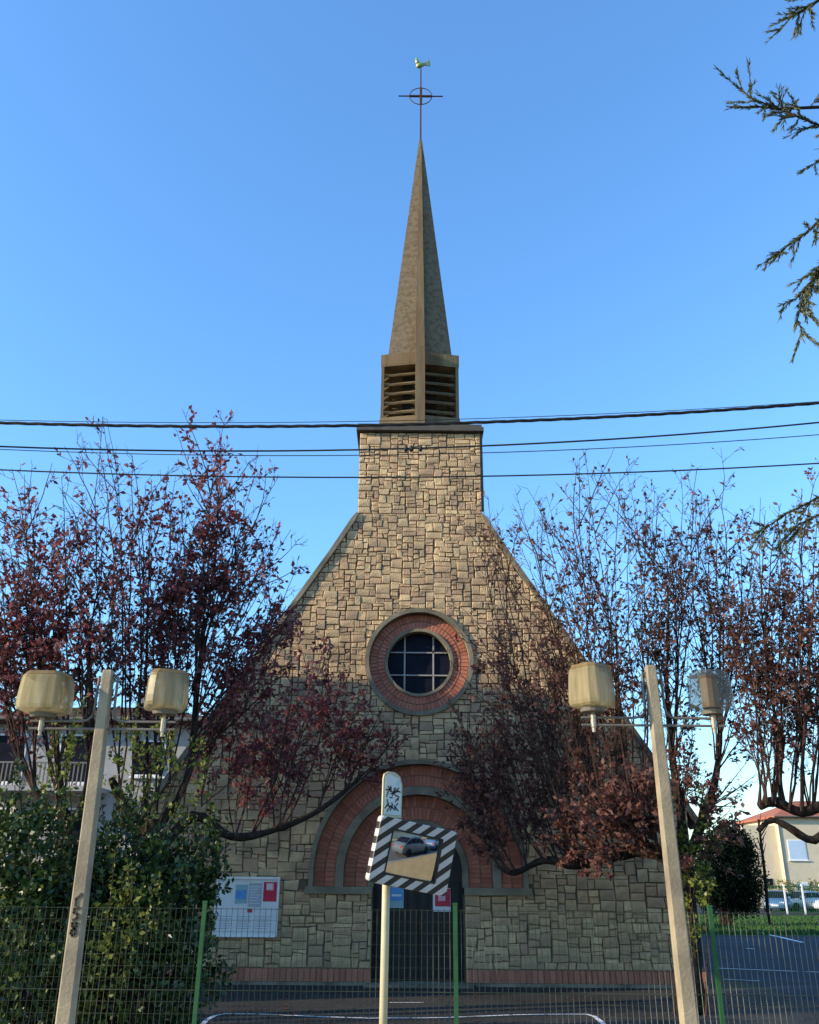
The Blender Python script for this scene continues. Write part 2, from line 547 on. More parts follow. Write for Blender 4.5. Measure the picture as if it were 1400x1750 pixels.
def tile_area(x0, x1, z0, z1, rng, k=1.0):
    nx, nz = int(round((x1 - x0) / CW / k)), int(round((z1 - z0) / CH / k))
    cw, ch = (x1 - x0) / nx, (z1 - z0) / nz
    used = [[False] * nx for _ in range(nz)]
    jx = [[(rng.uniform(-.017, .017), rng.uniform(-.014, .014)) for _ in range(nx + 1)] for _ in range(nz + 1)]
    out = []
    for j in range(nz):
        for i in range(nx):
            if used[j][i]:
                continue
            w, h = rng.choice([(3, 2), (3, 3), (4, 2), (2, 2), (2, 3), (4, 3), (5, 2), (3, 4), (2, 2), (4, 4), (5, 3), (3, 1), (4, 1)])
            w = min(w, nx - i); h = min(h, nz - j)
            ww = 0
            while ww < w and not used[j][i + ww]:
                ww += 1
            # avoid leaving one-cell slivers
            if i + ww < nx and not used[j][i + ww] and (i + ww + 1 >= nx or used[j][i + ww + 1]):
                ww += 1
            for a in range(h):
                for c in range(ww):
                    used[j + a][i + c] = True
            x, z = x0 + i * cw, z0 + j * ch

            def P(ii, jj):
                d = jx[jj][ii]
                ex = 0 if ii in (0, nx) else d[0]
                ez = 0 if jj in (0, nz) else d[1]
                return (x0 + ii * cw + ex, z0 + jj * ch + ez)
            out.append([P(i, j), P(i + ww, j), P(i + ww, j + h), P(i, j + h)])
    return out


def stone_mesh(poly, rng):
    """a dressed block: sides, a worn chamfer and an uneven face; front faces -y"""
    cx = sum(p[0] for p in poly) / len(poly); cz = sum(p[1] for p in poly) / len(poly)
    size = math.sqrt(poly_area(poly))

    def inset(k):
        r = []
        for x, z in poly:
            dx, dz = cx - x, cz - z
            l = math.hypot(dx, dz) or 1
            s = min(k, l * .45)
            r.append((x + dx / l * s * 1.15, z + dz / l * s * 1.15))
        return r
    gap, ch = rng.uniform(.006, .012), rng.uniform(.010, .018)
    pr = rng.uniform(.016, .034)
    A, B = inset(gap), inset(gap + ch)
    n = len(poly)
    V = [(x, .01, z) for x, z in A] + [(x, -pr + rng.uniform(.004, .010), z) for x, z in A]
    V += [(x, -pr - rng.uniform(0, .012), z) for x, z in B]
    V.append((cx + rng.uniform(-.2, .2) * size, -pr - rng.uniform(.0, .012), cz + rng.uniform(-.2, .2) * size))
    F = [(i, (i + 1) % n, n + (i + 1) % n, n + i) for i in range(n)]
    F += [(n + i, n + (i + 1) % n, 2 * n + (i + 1) % n, 2 * n + i) for i in range(n)]
    F += [(2 * n + i, 2 * n + (i + 1) % n, 3 * n) for i in range(n)]
    return V, F


srng = random.Random(21)
stones = []
cells = tile_area(-5.2, 5.2, Z0, 4.9, srng) + tile_area(-5.2, 5.2, 4.9, NECK, srng, .86) + tile_area(-HW, HW, NECK, TOP - .02, srng, .82)
slope_n = Vector((8.28 - EAV, 5.2 - 1.92)).normalized()
slope_d = slope_n.x * 5.2 + slope_n.y * EAV
flare_n = Vector((NECK - 8.28, 1.92 - HW)).normalized()
flare_d = flare_n.x * 1.92 + flare_n.y * 8.28
for q in cells:
    p = q
    for s in (-1, 1):
        if min(z for x, z in p) < 8.35:
            p = clip(p, (s * slope_n.x, slope_n.y), slope_d - .03)
        if len(p) > 2 and max(z for x, z in p) > 8.2 and min(z for x, z in p) < NECK - .001:
            p = clip(p, (s * flare_n.x, flare_n.y), flare_d + .02)
        if len(p) < 3:
            break
    if len(p) < 3:
        continue
    cx = sum(a for a, _ in p) / len(p); cz = sum(c for _, c in p) / len(p)
    # round window
    dx, dz = cx, cz - ZW
    l = math.hypot(dx, dz)
    if l < RW + .55:
        if l < RW - .02:
            continue
        n = (-dx / l, -dz / l)
        p = clip(p, n, n[1] * ZW - (RW + .01))
    # portal arch and door
    if cz > ZI:
        l = math.hypot(cx, max(0, cz - ZI - ST))
        if l < 2.6:
            if l < 2.0:
                continue
            n = (-cx / l, -max(0, cz - ZI - ST) / l)
            p = clip(p, n, n[1] * (ZI + ST) - 2.02)
            if min(z for x, z in p) < ZI if len(p) > 2 else False:
                pass
    elif abs(cx) < 1.5:
        s = 1 if cx > 0 else -1
        if abs(cx) < .86:
            p = clip(p, (-s, 0), -.87)
        p = clip(p, (-s, 0), -.87) if len(p) > 2 else p
    if len(p) > 2 and abs(cx) < 2.1:
        zz = [z for _, z in p]
        if min(zz) < ZI < max(zz):
            p = clip(p, (0, 1), ZI - .05)
    if len(p) < 3 or poly_area(p) < .004:
        continue
    stones.append(p)


def shown(p):
    cx = sum(a for a, _ in p) / len(p); cz = sum(c for _, c in p) / len(p)
    clear = (cz < 1.9 and cx > -3.6) or (cz > 6.2 and abs(cx) < 3) or (abs(cx) < .8 and cz < 4.8)
    return poly_area(p) / (16.6 + .39 * cz) ** 2 * (1 if clear else .12)


stones.sort(key=shown, reverse=True)
for p in stones[:298]:
    V, F = stone_mesh(p, srng)
    cx = sum(a for a, _ in p) / len(p); cz = sum(c for _, c in p) / len(p)
    me = bpy.data.meshes.new('stone')
    me.from_pydata([(x - cx, y, z - cz) for x, y, z in V], [], F)
    o = link('stone', me, facade, [M['stone']])
    o.location = (cx, 0, cz)
b = MB()
for p in stones[298:]:
    b.add(*stone_mesh(p, srng))
me = bpy.data.meshes.new('stone_facing'); me.from_pydata(b.v, [], b.f)
tag(link('stone_facing', me, facade, [M['stone']]), kind='stuff')

# per-object variety for the single stones (they are one island each)
nt = M['stone'].node_tree
for n_ in nt.nodes:
    if n_.type == 'NEW_GEOMETRY':
        oi = nt.nodes.new('ShaderNodeObjectInfo')
        ad = nt.nodes.new('ShaderNodeMath'); ad.operation = 'ADD'
        fr = nt.nodes.new('ShaderNodeMath'); fr.operation = 'FRACT'
        tgt = n_.outputs['Random Per Island'].links[0].to_socket
        nt.links.new(n_.outputs['Random Per Island'], ad.inputs[0])
        nt.links.new(oi.outputs['Random'], ad.inputs[1])
        nt.links.new(ad.outputs[0], fr.inputs[0])
        nt.links.new(fr.outputs[0], tgt)

# --- brick plinth course and base
b = MB()
for s in (-1, 1):
    b.box(min(s * .87, s * 5.22), max(s * .87, s * 5.22), -.03, -.004, .06, .272)
plinth = b.build('brick_plinth', M['brick_joint'], church)
b = MB(); b.box(-.048, .048, -.02, .02, -.1, .1)
brick0 = None
k = 0
for s in (-1, 1):
    for i in range(40):
        x = s * (.925 + i * .1085)
        if brick0 is None:
            brick0 = b.build('brick', M['brick'], plinth); o = brick0
        else:
            o = brick0.copy(); COL.objects.link(o)
        o.location = (x, -.04 + rnd.uniform(-.004, .004), .166)
        o.rotation_euler = (0, rnd.uniform(-.02, .02), 0)
nt = M['brick'].node_tree
for n_ in list(nt.nodes):
    if n_.type == 'NEW_GEOMETRY':
        oi = nt.nodes.new('ShaderNodeObjectInfo')
        ad = nt.nodes.new('ShaderNodeMath'); ad.operation = 'ADD'
        fr = nt.nodes.new('ShaderNodeMath'); fr.operation = 'FRACT'
        tgt = n_.outputs['Random Per Island'].links[0].to_socket
        nt.links.new(n_.outputs['Random Per Island'], ad.inputs[0]); nt.links.new(oi.outputs['Random'], ad.inputs[1])
        nt.links.new(ad.outputs[0], fr.inputs[0]); nt.links.new(fr.outputs[0], tgt)
b = MB()
for s in (-1, 1):
    b.box(min(s * .87, s * 5.24), max(s * .87, s * 5.24), -.055, -.003, 0.0, .06)
b.build('concrete_base', M['concrete'], church)

# --- portal
portal = MB(); portal.arch(ZI, ST, 1.985, 2.07, -.075, .12, 48)
portal = portal.build('hood_mould', M['ring_stone'], church)


def brick_ring(rows, zc, yf, a0, a1, thick=.066, joint=.011, depth=.06):
    b = MB()
    for r0, r1 in rows:
        rm = (r0 + r1) / 2
        n = max(6, int(abs(a1 - a0) * rm / (thick + joint)))
        for i in range(n):
            am = a0 + (a1 - a0) * (i + .5) / n
            ha = (a1 - a0) / n / 2 * (1 - joint / (thick + joint))
            yy = yf + rnd.uniform(-.006, .004)
            r0_, r1_ = r0 + rnd.uniform(.003, .008), r1 - rnd.uniform(.003, .008)
            sec = []
            for y in (yy, yy + depth):
                sec += [(r * math.cos(a), y, zc + r * math.sin(a)) for r, a in ((r0_, am - ha), (r1_, am - ha), (r1_, am + ha), (r0_, am + ha))]
            b.add(sec, [(0, 1, 2, 3), (7, 6, 5, 4), (0, 4, 5, 1), (1, 5, 6, 2), (2, 6, 7, 3), (3, 7, 4, 0)])
    return b


def leg_bricks(b, rows, yf, depth=.06):
    for r0, r1 in rows:
        for s_ in (-1, 1):
            k = 3
            for i in range(k):
                za, zb_ = ZI + ST * i / k + .006, ZI + ST * (i + 1) / k - .006
                y = yf + rnd.uniform(-.006, .004)
                b.box(min(s_ * (r0 + .005), s_ * (r1 - .005)), max(s_ * (r0 + .005), s_ * (r1 - .005)), y, y + depth, za, zb_)
    return b


arch = MB()
arch.arch(ZI, ST, 1.57, 1.985, .125, .3)
arch.arch(ZI, ST, .95, 1.43, .285, .5)
arch = arch.build('portal_arch', M['brick_joint'], church)
tag(leg_bricks(brick_ring([(1.785, 1.98), (1.58, 1.775)], ZI + ST, .105, 0, math.pi), [(1.785, 1.98), (1.58, 1.775)], .105).build('brickwork', M['brick'], arch), kind='stuff')
tag(leg_bricks(brick_ring([(1.205, 1.415), (.965, 1.195)], ZI + ST, .265, 0, math.pi), [(1.205, 1.415), (.965, 1.195)], .265).build('brickwork', M['brick'], arch), kind='stuff')
b = MB(); b.arch(ZI, ST, 1.42, 1.575, .05, .3)
b.build('arch_ring', M['ring_stone'], arch)
b = MB(); b.arch(ZI, ST, .85, .96, .2, .5)
b.build('arch_ring', M['ring_stone'], arch)
for s in (-1, 1):
    b = MB(); b.box(min(s * .86, s * 2.13), max(s * .86, s * 2.13), -.10, .32, ZI - .125, ZI + .002)
    b.build('impost', M['ring_stone'], church)
# door
door = MB(); door.prism([(-.86, .02), (.86, .02), (.86, ZI)] + [(.86 * math.cos(math.pi * k / 20), ZI + ST + .86 * math.sin(math.pi * k / 20)) for k in range(0, 21)] + [(-.86, ZI)], .44, .5)
door = door.build('door', M['door'], church)
for x0, x1 in ((-.80, -.03), (.03, .80)):
    lf = MB(); lf.box(x0, x1, .40, .438, .06, 1.72)
    lf = lf.build('door_leaf', M['door'], door)
    b = MB()
    for i in range(5):
        xa = x0 + .03 + i * .146
        b.box(xa, xa + .125, .385, .399, .12, 1.66)
    b.build('door_board', M['door'], door)
b = MB(); b.box(.02, .06, .345, .384, .9, 1.1); b.build('door_handle', M['iron'], door)
b = MB()
b.box(-.85, .85, .41, .43, 1.74, 1.80); b.box(-.03, .03, .412, .428, 1.8, 2.46)
b.build('transom', M['door'], door)
b = MB(); b.box(-.98, .98, -.34, .40, -.02, .045); b.build('doorstep', M['ring_stone'], church)

# --- round window
rose = MB(); rose.ring(0, ZW, 1.035, 1.125, -.075, .1, n=64)
rose = rose.build('round_window', M['ring_stone'], church)
b = MB(); b.ring(0, ZW, .69, 1.035, .125, .3, n=56); b.build('reveal', M['brick_joint'], rose)
tag(brick_ring([(.875, 1.03), (.715, .867)], ZW, .105, 0, 2 * math.pi).build('brickwork', M['brick'], rose), kind='stuff')
b = MB(); b.ring(0, ZW, .655, .715, .07, .34, n=56); b.build('inner_ring', M['ring_stone'], rose)
b = MB(); b.lathe([(.69, 0), (.69, .02)], 48)
me = b.build('glass', M['glass_dark'], rose)
me.rotation_euler = (math.pi / 2, 0, 0); me.location = (0, .30, ZW)
for dx in (-.30, .30):
    h = math.sqrt(.67 ** 2 - dx ** 2)
    b = MB(); b.box(dx - .016, dx + .016, .24, .275, ZW - h, ZW + h); b.build('glazing_bar', M['glazing_bar'], rose)
    b = MB(); b.box(-h, h, .236, .271, ZW + dx * .8 - .013, ZW + dx * .8 + .013); b.build('glazing_bar', M['glazing_bar'], rose)

# --- gable coping, tower, cap
for s in (-1, 1):
    b = MB()
    path = [(s * x, z) for x, z in [(5.42, EAV - .35)] + right_edge[:5]]
    sec = []
    for i, (x, z) in enumerate(path):
        a, c = Vector(path[max(i - 1, 0)]), Vector(path[min(i + 1, len(path) - 1)])
        t = (c - a).normalized(); n = Vector((-t.y, t.x)) * (1 if s < 0 else -1)
        n = n if n.y > 0 or abs(n.y) < .05 and n.x * s > 0 else -n
        th = .07 if i < 5 else .02
        sec.append([(x - n.x * .03, -.09, z - n.y * .03), (x + n.x * th, -.09, z + n.y * th),
                    (x + n.x * th, .55, z + n.y * th), (x - n.x * .03, .55, z - n.y * .03)])
    b.loft(sec)
    b.build('gable_coping', M['ring_stone'], church)
tw = MB()
tw.box(-HW, HW, .502, 2.75, 5.5, TOP)
tw.build('tower_shaft', M['concrete'], church)
tw = MB()
tw.box(-1.46, 1.46, -.14, 2.9, TOP + .004, TOP + .10); tw.box(-1.42, 1.42, -.09, 2.85, TOP + .10, TOP + .19)
tw.build('tower_cap', M['cap'], church)
b = MB(); b.tube([(HW + .02, .03, TOP), (HW + .02, .03, NECK + .1)], .035, 8); b.build('downpipe', M['cap'], church)
# nave behind
b = MB()
b.box(-5.05, -4.8, .502, 17, 0, EAV); b.box(4.8, 5.05, .502, 17, 0, EAV)
b.prism([(-5.05, 0), (5.05, 0), (5.05, EAV - .1), (0, 10.8), (-5.05, EAV - .1)], 17.0, 17.25)
b.build('nave_wall', M['render'], church)
b = MB()
for s in (-1, 1):
    b.add([(s * 5.3, .56, EAV - .25), (s * 5.3, 17.4, EAV - .25), (s * 0.02, 17.4, 10.9 if False else 8.9), (s * 0.02, .56, 8.9),
           (s * 5.3, .56, EAV - .40), (s * 5.3, 17.4, EAV - .40), (s * 0.02, 17.4, 8.7), (s * 0.02, .56, 8.7)],
          [(0, 1, 2, 3), (4, 7, 6, 5), (0, 3, 7, 4), (1, 5, 6, 2), (0, 4, 5, 1), (3, 2, 6, 7)])
b.build('nave_roof', M['roof_tile'], church)

# --- belfry and spire: a six-sided plan with a corner to the front
BY = 1.35                                    # centre depth behind the facade


def hexring(hw, rec, dep, z):
    return [(0, BY - dep, z), (hw, BY - dep + rec, z), (hw, BY + dep - rec, z), (0, BY + dep, z), (-hw, BY + dep - rec, z), (-hw, BY - dep + rec, z)]


ZB, ZL0, ZL1, ZS, ZA = TOP + .19, 11.98, 13.40, 13.74, 21.55
DEP, REC = .95, .17
b = MB(); b.loft([hexring(.97, REC, DEP + .05, ZB), hexring(.97, REC, DEP + .05, ZL0 - .12), hexring(.95, REC, DEP + .02, ZL0)])
belfry = b.build('belfry', M['belfry'], church)
b = MB(); b.loft([hexring(.95, REC, DEP + .02, ZL1), hexring(.96, REC, DEP + .03, ZL1 + .06), hexring(.96, REC, DEP + .03, ZS)])
b.build('top_band', M['belfry'], belfry)
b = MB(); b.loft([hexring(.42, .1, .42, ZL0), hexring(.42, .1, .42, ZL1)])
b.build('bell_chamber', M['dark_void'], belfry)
for (x, y) in [(.91, BY - DEP + REC + .03), (-.91, BY - DEP + REC + .03), (.91, BY + DEP - REC - .03), (-.91, BY + DEP - REC - .03)]:
    b = MB(); b.box(x - .035, x + .035, y - .06, y + .06, ZL0, ZL1); b.build('corner_post', M['belfry'], belfry)
b = MB(); b.box(-.06, .06, BY + DEP - .16, BY + DEP - .02, ZL0, ZL1); b.build('corner_post', M['belfry'], belfry)
fa = math.atan2(REC, .92)
for side in (-1, 1):
    for face in (0, 1):                      # front and back faces
        for i in range(5):
            z = ZL0 + .20 + i * .262
            b = MB()
            b.box(-.40, .40, -.11, .13, -.022, .022)
            o = b.build('louvre_slat', M['belfry'], belfry)
            yy = (BY - DEP + REC * .5 + .13) if face == 0 else (BY + DEP - REC * .5 - .13)
            o.location = (side * .475, yy, z)
            o.rotation_euler = (R(-38 if face == 1 else 38), 0, side * fa * (1 if face == 0 else -1))
for side in (-1, 1):                         # end faces
    for i in range(5):
        b = MB(); b.box(-.12, .12, -.55, .55, -.022, .022)
        o = b.build('louvre_slat', M['belfry'], belfry)
        o.location = (side * .80, BY, ZL0 + .2 + i * .262); o.rotation_euler = (0, R(38) * side, 0)
b = MB(); b.loft([hexring(.80, .15, .80, ZS), hexring(.045, .01, .045, ZA)])
spire = b.build('spire', M['spire'], church)
# the rib that runs up the front corner of belfry and spire
def rib(y_at, w0, w1, z0, z1, out0, out1):
    b = MB()
    s = []
    for z, w, o_ in ((z0, w0, out0), (z1, w1, out1)):
        y = y_at(z)
        s.append([(-w, y - o_, z), (w, y - o_, z), (w, y + .2 * w / w0, z), (-w, y + .2 * w / w0, z)])
    b.loft(s)
    return b
rib(lambda z: BY - DEP - .03, .115, .115, ZB, ZS + .02, .22, .22).build('front_rib', M['belfry'], belfry)
rib(lambda z: BY - .80 + (.755) * (z - ZS) / (ZA - ZS), .115, .03, ZS + .02, ZA - .4, .18, .015).build('front_rib', M['belfry'], spire)
# cross and cockerel
cz = 23.33
fin = MB(); fin.tube([(0, BY, ZA - .1), (0, BY, 24.45)], [.028, .02], 8)
fin = fin.build('finial_cross', M['iron'], church)
b = MB()
b.tube([(-.66, BY, cz), (-.34, BY, cz)], .022, 6); b.tube([(-.34, BY, cz), (.34, BY, cz)], .04, 6); b.tube([(.34, BY, cz), (.66, BY, cz)], .022, 6)
b.build('crossbar', M['iron'], fin)
b = MB()
b.tube([(.33 * math.cos(a), BY, cz + .33 * math.sin(a)) for a in (2 * math.pi * k / 24 for k in range(25))], .014, 5, cap=False)
b.tube([(0, BY, cz - .34), (0, BY, cz + .34)], .04, 6)
b.build('cross_ring', M['iron'], fin)
# cockerel: a lofted body from breast to tail, facing left
b = MB(); b.s = True
def blob(path):
    rings = []
    for x, z, rx, ry in path:
        rings.append([(x + rx * .3 * math.cos(a), BY + ry * math.sin(a), z + rx * math.cos(a)) for a in (2 * math.pi * k / 10 for k in range(10))])
    b.loft(rings)
blob([(-.17, 24.62, .04, .03), (-.13, 24.64, .12, .07), (-.03, 24.61, .13, .08), (.07, 24.63, .09, .06), (.15, 24.70, .10, .03), (.22, 24.76, .16, .02), (.29, 24.70, .12, .015), (.33, 24.60, .04, .01)])
b.tube([(-.10, BY, 24.66), (-.15, BY, 24.82), (-.17, BY, 24.90)], [.09, .06, .045], 8)
b.tube([(-.19, BY, 24.89), (-.25, BY, 24.87)], [.025, .004], 6)
b.prism([(-.19, 24.92), (-.20, 25.0), (-.165, 24.97), (-.15, 25.02), (-.13, 24.96), (-.11, 24.98), (-.12, 24.90)], BY - .01, BY + .01)
b.v = [(v[0] * .84, v[1], 24.5 + (v[2] - 24.5) * .84) for v in b.v]
b.build('weathercock', M['gilt'], fin)

# --- notice board on the facade
p0, p1 = at(366, 1598, FY - .08), at(476, 1503, FY - .08)
bw, bh = p1.x - p0.x, p1.z - p0.z
nb = tag(empty('notice_board', (p0.x, FY - .052, p0.z)), 'white notice board with red and blue posters on the church wall', 'notice board')
b = MB(); b.box(0, bw, -.05, 0, 0, bh); b.build('back_panel', M['board'], nb)
b = MB()
b.box(-.03, bw + .03, -.09, .002, bh, bh + .04); b.box(-.03, 0, -.075, .002, -.02, bh); b.box(bw, bw + .03, -.075, .002, -.02, bh); b.box(0, bw, -.075, .002, -.03, 0)
b.build('frame', M['white_paint'], nb)
def sheet_on(parent, name, x0, x1, z0, z1, y, m, t=.004):
    b = MB(); b.box(x0, x1, y - t, y, z0, z1)
    return b.build(name, m, parent)
rp = sheet_on(nb, 'poster', bw * .765, bw * .985, bh * .60, bh * .95, -.053, M['red_print']); rp['label'] = 'red poster with a pale panel'
sheet_on(rp, 'print', bw * .81, bw * .93, bh * .80, bh * .93, -.058, M['pink_print'])
for k in range(3):
    sheet_on(rp, 'print', bw * (.825 + .03 * k), bw * (.84 + .03 * k), bh * .82, bh * .91, -.063, M['white_paint'])
bp_ = sheet_on(nb, 'poster', bw * .30, bw * .50, bh * .56, bh * .90, -.053, M['teal_print']); bp_['label'] = 'blue and green poster'
sheet_on(bp_, 'print', bw * .31, bw * .48, bh * .64, bh * .80, -.058, M['blue_print'])
sheet_on(nb, 'poster', bw * .52, bw * .74, bh * .50, bh * .93, -.053, M['grey_print'])['label'] = 'plain grey sheet'
sheet_on(nb, 'poster', bw * .52, bw * .60, bh * .40, bh * .47, -.053, M['red_print'])['label'] = 'small dark red leaflet'
ls = sheet_on(nb, 'poster', bw * .02, bw * .97, bh * .06, bh * .38, -.053, M['board']); ls['label'] = 'wide white timetable sheet'
for k in range(6):
    for x0, x1 in ((.06, .28 - .02 * (k % 3)), (.36, .60 - .03 * (k % 2)), (.66, .92 - .02 * (k % 3))):
        sheet_on(ls, 'print', bw * x0, bw * x1, bh * (.32 - .042 * k), bh * (.335 - .042 * k), -.056, M['grey_print'], .003)
for k in range(7):
    sheet_on(nb, 'print', bw * .54, bw * (.72 - .03 * (k % 3)), bh * (.86 - .05 * k), bh * (.872 - .05 * k), -.058, M['board'], .0008)
# posters on the door
def door_poster(px0, py0, px1, py1, label, parts):
    a, c = at(px0, py1, FY + .37), at(px1, py0, FY + .37)
    e = tag(empty('door_poster', (a.x, FY + .383, a.z)), label, 'poster', 'posters on the church door')
    w, h = c.x - a.x, c.z - a.z
    for nm, x0, x1, z0, z1, y, m in parts:
        sheet_on(e, nm, x0 * w, x1 * w, z0 * h, z1 * h, y, m)
door_poster(664, 1516, 690, 1552, 'blue poster taped on the dark door beside the mirror pole',
            [('paper', 0, 1, 0, 1, -.001, M['teal_print']), ('print', .05, .95, .35, .97, -.008, M['blue_print']), ('print', .2, .85, .55, .65, -.014, M['board'])])
door_poster(740, 1518, 770, 1558, 'crimson and white poster on the dark door behind the green fence post',
            [('paper', 0, 1, 0, 1, -.001, M['board']), ('print', .12, .98, .22, .98, -.008, M['red_print']), ('print', .3, .7, .45, .7, -.014, M['pink_print'])])

# ------------------------------------------------------------------ lamp posts
def street_lamp(base_px, top_px, Y, arm_py, globes, label):
    a0, a1 = at(*base_px, Y), at(*top_px, Y)
    d = a1 - a0
    base = a0 - d * ((a0.z - .11) / d.z)          # carry the post on down to the pavement
    root = tag(empty('street_lamp', base), label, 'street lamp', 'twin street lamps by the church fence')
    H = a1.z - .11
    lean = Vector((d.x / d.z, 0, 1))
    def ctr(z):
        return lean * z
    b = MB()
    rings = []
    for z, w in ((0, .061), (H * .55, .053), (H - .02, .043), (H, .037)):
        c = ctr(z)
        k = .78
        rings.append([(c.x + sx * w, sy * w * 1.0, z) for sx, sy in ((-1, -k), (-k, -1), (k, -1), (1, -k), (1, k), (k, 1), (-k, 1), (-1, k))])
    b.loft(rings)
    post = b.build('post', M['post'], root)
    za = at(base_px[0], arm_py, Y).z - .11
    c = ctr(za)
    xs = [g_[0] for g_ in globes]
    gx = [at(px, py, Y).x - base.x for px, py, *_ in globes]
    b = MB()
    b.tube([(gx[0] - .10, 0, za - .012), (gx[1] + .10, 0, za - .012)], .011, 8)
    b.build('cross_arm', M['arm'], root)
    for g_, s in zip(gx, (-1, 1)):
        b = MB()
        xp = c.x + s * .08
        b.tube([(g_ + s * .10, 0, za + .05), (xp + s * .10, 0, za + .05), (xp + s * .05, 0, za + .06), (xp + s * .015, 0, za + .09), (xp + s * .003, 0, za + .15), (xp, 0, za + .42), (xp - s * .04, 0, za + .44)], .011, 8)
        b.build('bracket', M['arm'], root)
    for (px, py, wpx, hpx, clear, rz), g_ in zip(globes, gx):
        p = at(px, py, Y)
        sc_ = (p - Vector(cam.location)).dot(CAM_R @ Vector((0, 0, -1))) / FPX
        w, h = wpx * .86 * sc_ / 2, .90 * hpx * sc_ / math.cos(math.atan((py - 875) / FPX) - PITCH) 
        z0 = p.z - .11 - h / 2
        b = MB(); b.s = False
        prof = [(.50, 0), (.84, .015), (.96, .06), (1.0, .14), (1.0, .30), (.975, .55), (.945, .78), (.91, .86), (.80, .95), (.4, .99), (.02, 1.0)]
        cosr, sinr = math.cos(R(rz)), math.sin(R(rz))
        ww = w * (.80 if rz > 30 else .88 if rz else .96)
        def octo(r, z, k=.70):
            pts = [(r, -k * r), (r, k * r), (k * r, r), (-k * r, r), (-r, k * r), (-r, -k * r), (-k * r, -r), (k * r, -r)]
            return [(x * cosr - y * sinr, x * sinr + y * cosr, z) for x, y in pts]
        b.loft([octo(r * ww, z * h, .62 + .1 * r) for r, z in prof[:8]])
        ln = b.build('lantern', M['globe_clear'] if clear else M['globe'], root)
        b = MB(); b.loft([octo(r * ww * 1.012, z * h + .003, .66) for r, z in prof[7:]])
        b.build('lid', M['globe_clear'] if clear else M['globe_lid'], ln)
        ln.location = (g_, 0, z0)
        b = MB(); b.lathe([(.075, .02), (.075, h * .8), (.085, h * .8), (.085, h * .86), (.02, h * .9)], 12)
        b.build('lamp_holder', M['lamp_core'], ln)
        b = MB(); b.lathe([(w * .5, -.035), (w * .55, -.002), (w * .3, .0)], 16)
        b.build('base_plate', M['arm'], ln)
        b = MB(); b.tube([(0, 0, za - z0 - .07), (0, 0, -.03)], .014, 8)
        b.tube([(0, 0, za - z0 - .03), (0, 0, za - z0 + .075)], .022, 8)
        b.build('stem', M['pale_metal'], ln)
    return root, ctr

LY = 7.5
lampL, ctrL = street_lamp((111, 1750), (186, 1146), LY, 1243, [(80, 1184, 92, 76, 0, 0), (286, 1180, 90, 74, 0, 20)],
                          'leaning twin lamp post with black spray painted marks, beside the green shrub')
lampR, ctrR = street_lamp((1178, 1750), (1111, 1138), LY, 1238, [(1010, 1172, 92, 82, 0, 38), (1213, 1180, 80, 74, 1, 12)],
                          'leaning twin lamp post with one clear lantern, before the right hand tree')
# spray painted marks on the face of the left post
marks = [[[(.9, .95), (.35, .55), (.38, .05)]],
         [[(.75, .95), (.3, .85), (.28, .58), (.7, .48), (.72, .2), (.3, .05)]],
         [[(.75, .92), (.25, .92), (.3, .7), (.7, .45), (.72, .15), (.45, .02), (.25, .2), (.3, .4), (.75, .7), (.75, .92)]]]
for k, py in enumerate((1538, 1562, 1588)):
    zc = at(130, py, LY - .07).z - .11
    c = ctrL(zc)
    b = MB()
    for stroke in marks[k]:
        pts = [Vector((c.x - .040 + .074 * u, 0, zc + (v - .5) * .098)) for u, v in stroke]
        for p, q in zip(pts, pts[1:]):
            t = (q - p).normalized(); n = Vector((-t.z, 0, t.x)) * .0085
            e = t * .004
            vs_ = [p + n - e, p - n - e, q - n + e, q + n + e]
            b.add([(v.x, -.0625, v.z) for v in vs_] + [(v.x, -.0585, v.z) for v in vs_], [(0, 1, 2, 3), (0, 4, 5, 1), (1, 5, 6, 2), (2, 6, 7, 3), (3, 7, 4, 0)])
    b.build('painted_mark', M['spray'], lampL)

# ------------------------------------------------------------------ traffic mirror
MY = 7.6
pb, pt = at(655, 1750, MY), at(664, 1330, MY)
d = pt - pb
base = pb - d * ((pb.z - .11) / d.z)
tm = tag(empty('traffic_mirror', base), 'tilted traffic mirror in black and white striped frame on cream pole', 'traffic mirror')
Hm = pt.z - .11
b = MB(); b.s = True; b.tube([(0, 0, 0), (0, 0, Hm - .02)], .031, 16)
for i, v in enumerate(b.v):
    b.v[i] = (v[0] + d.x / d.z * v[2], v[1], v[2])
b.build('pole', M['mirror_pole'], tm)
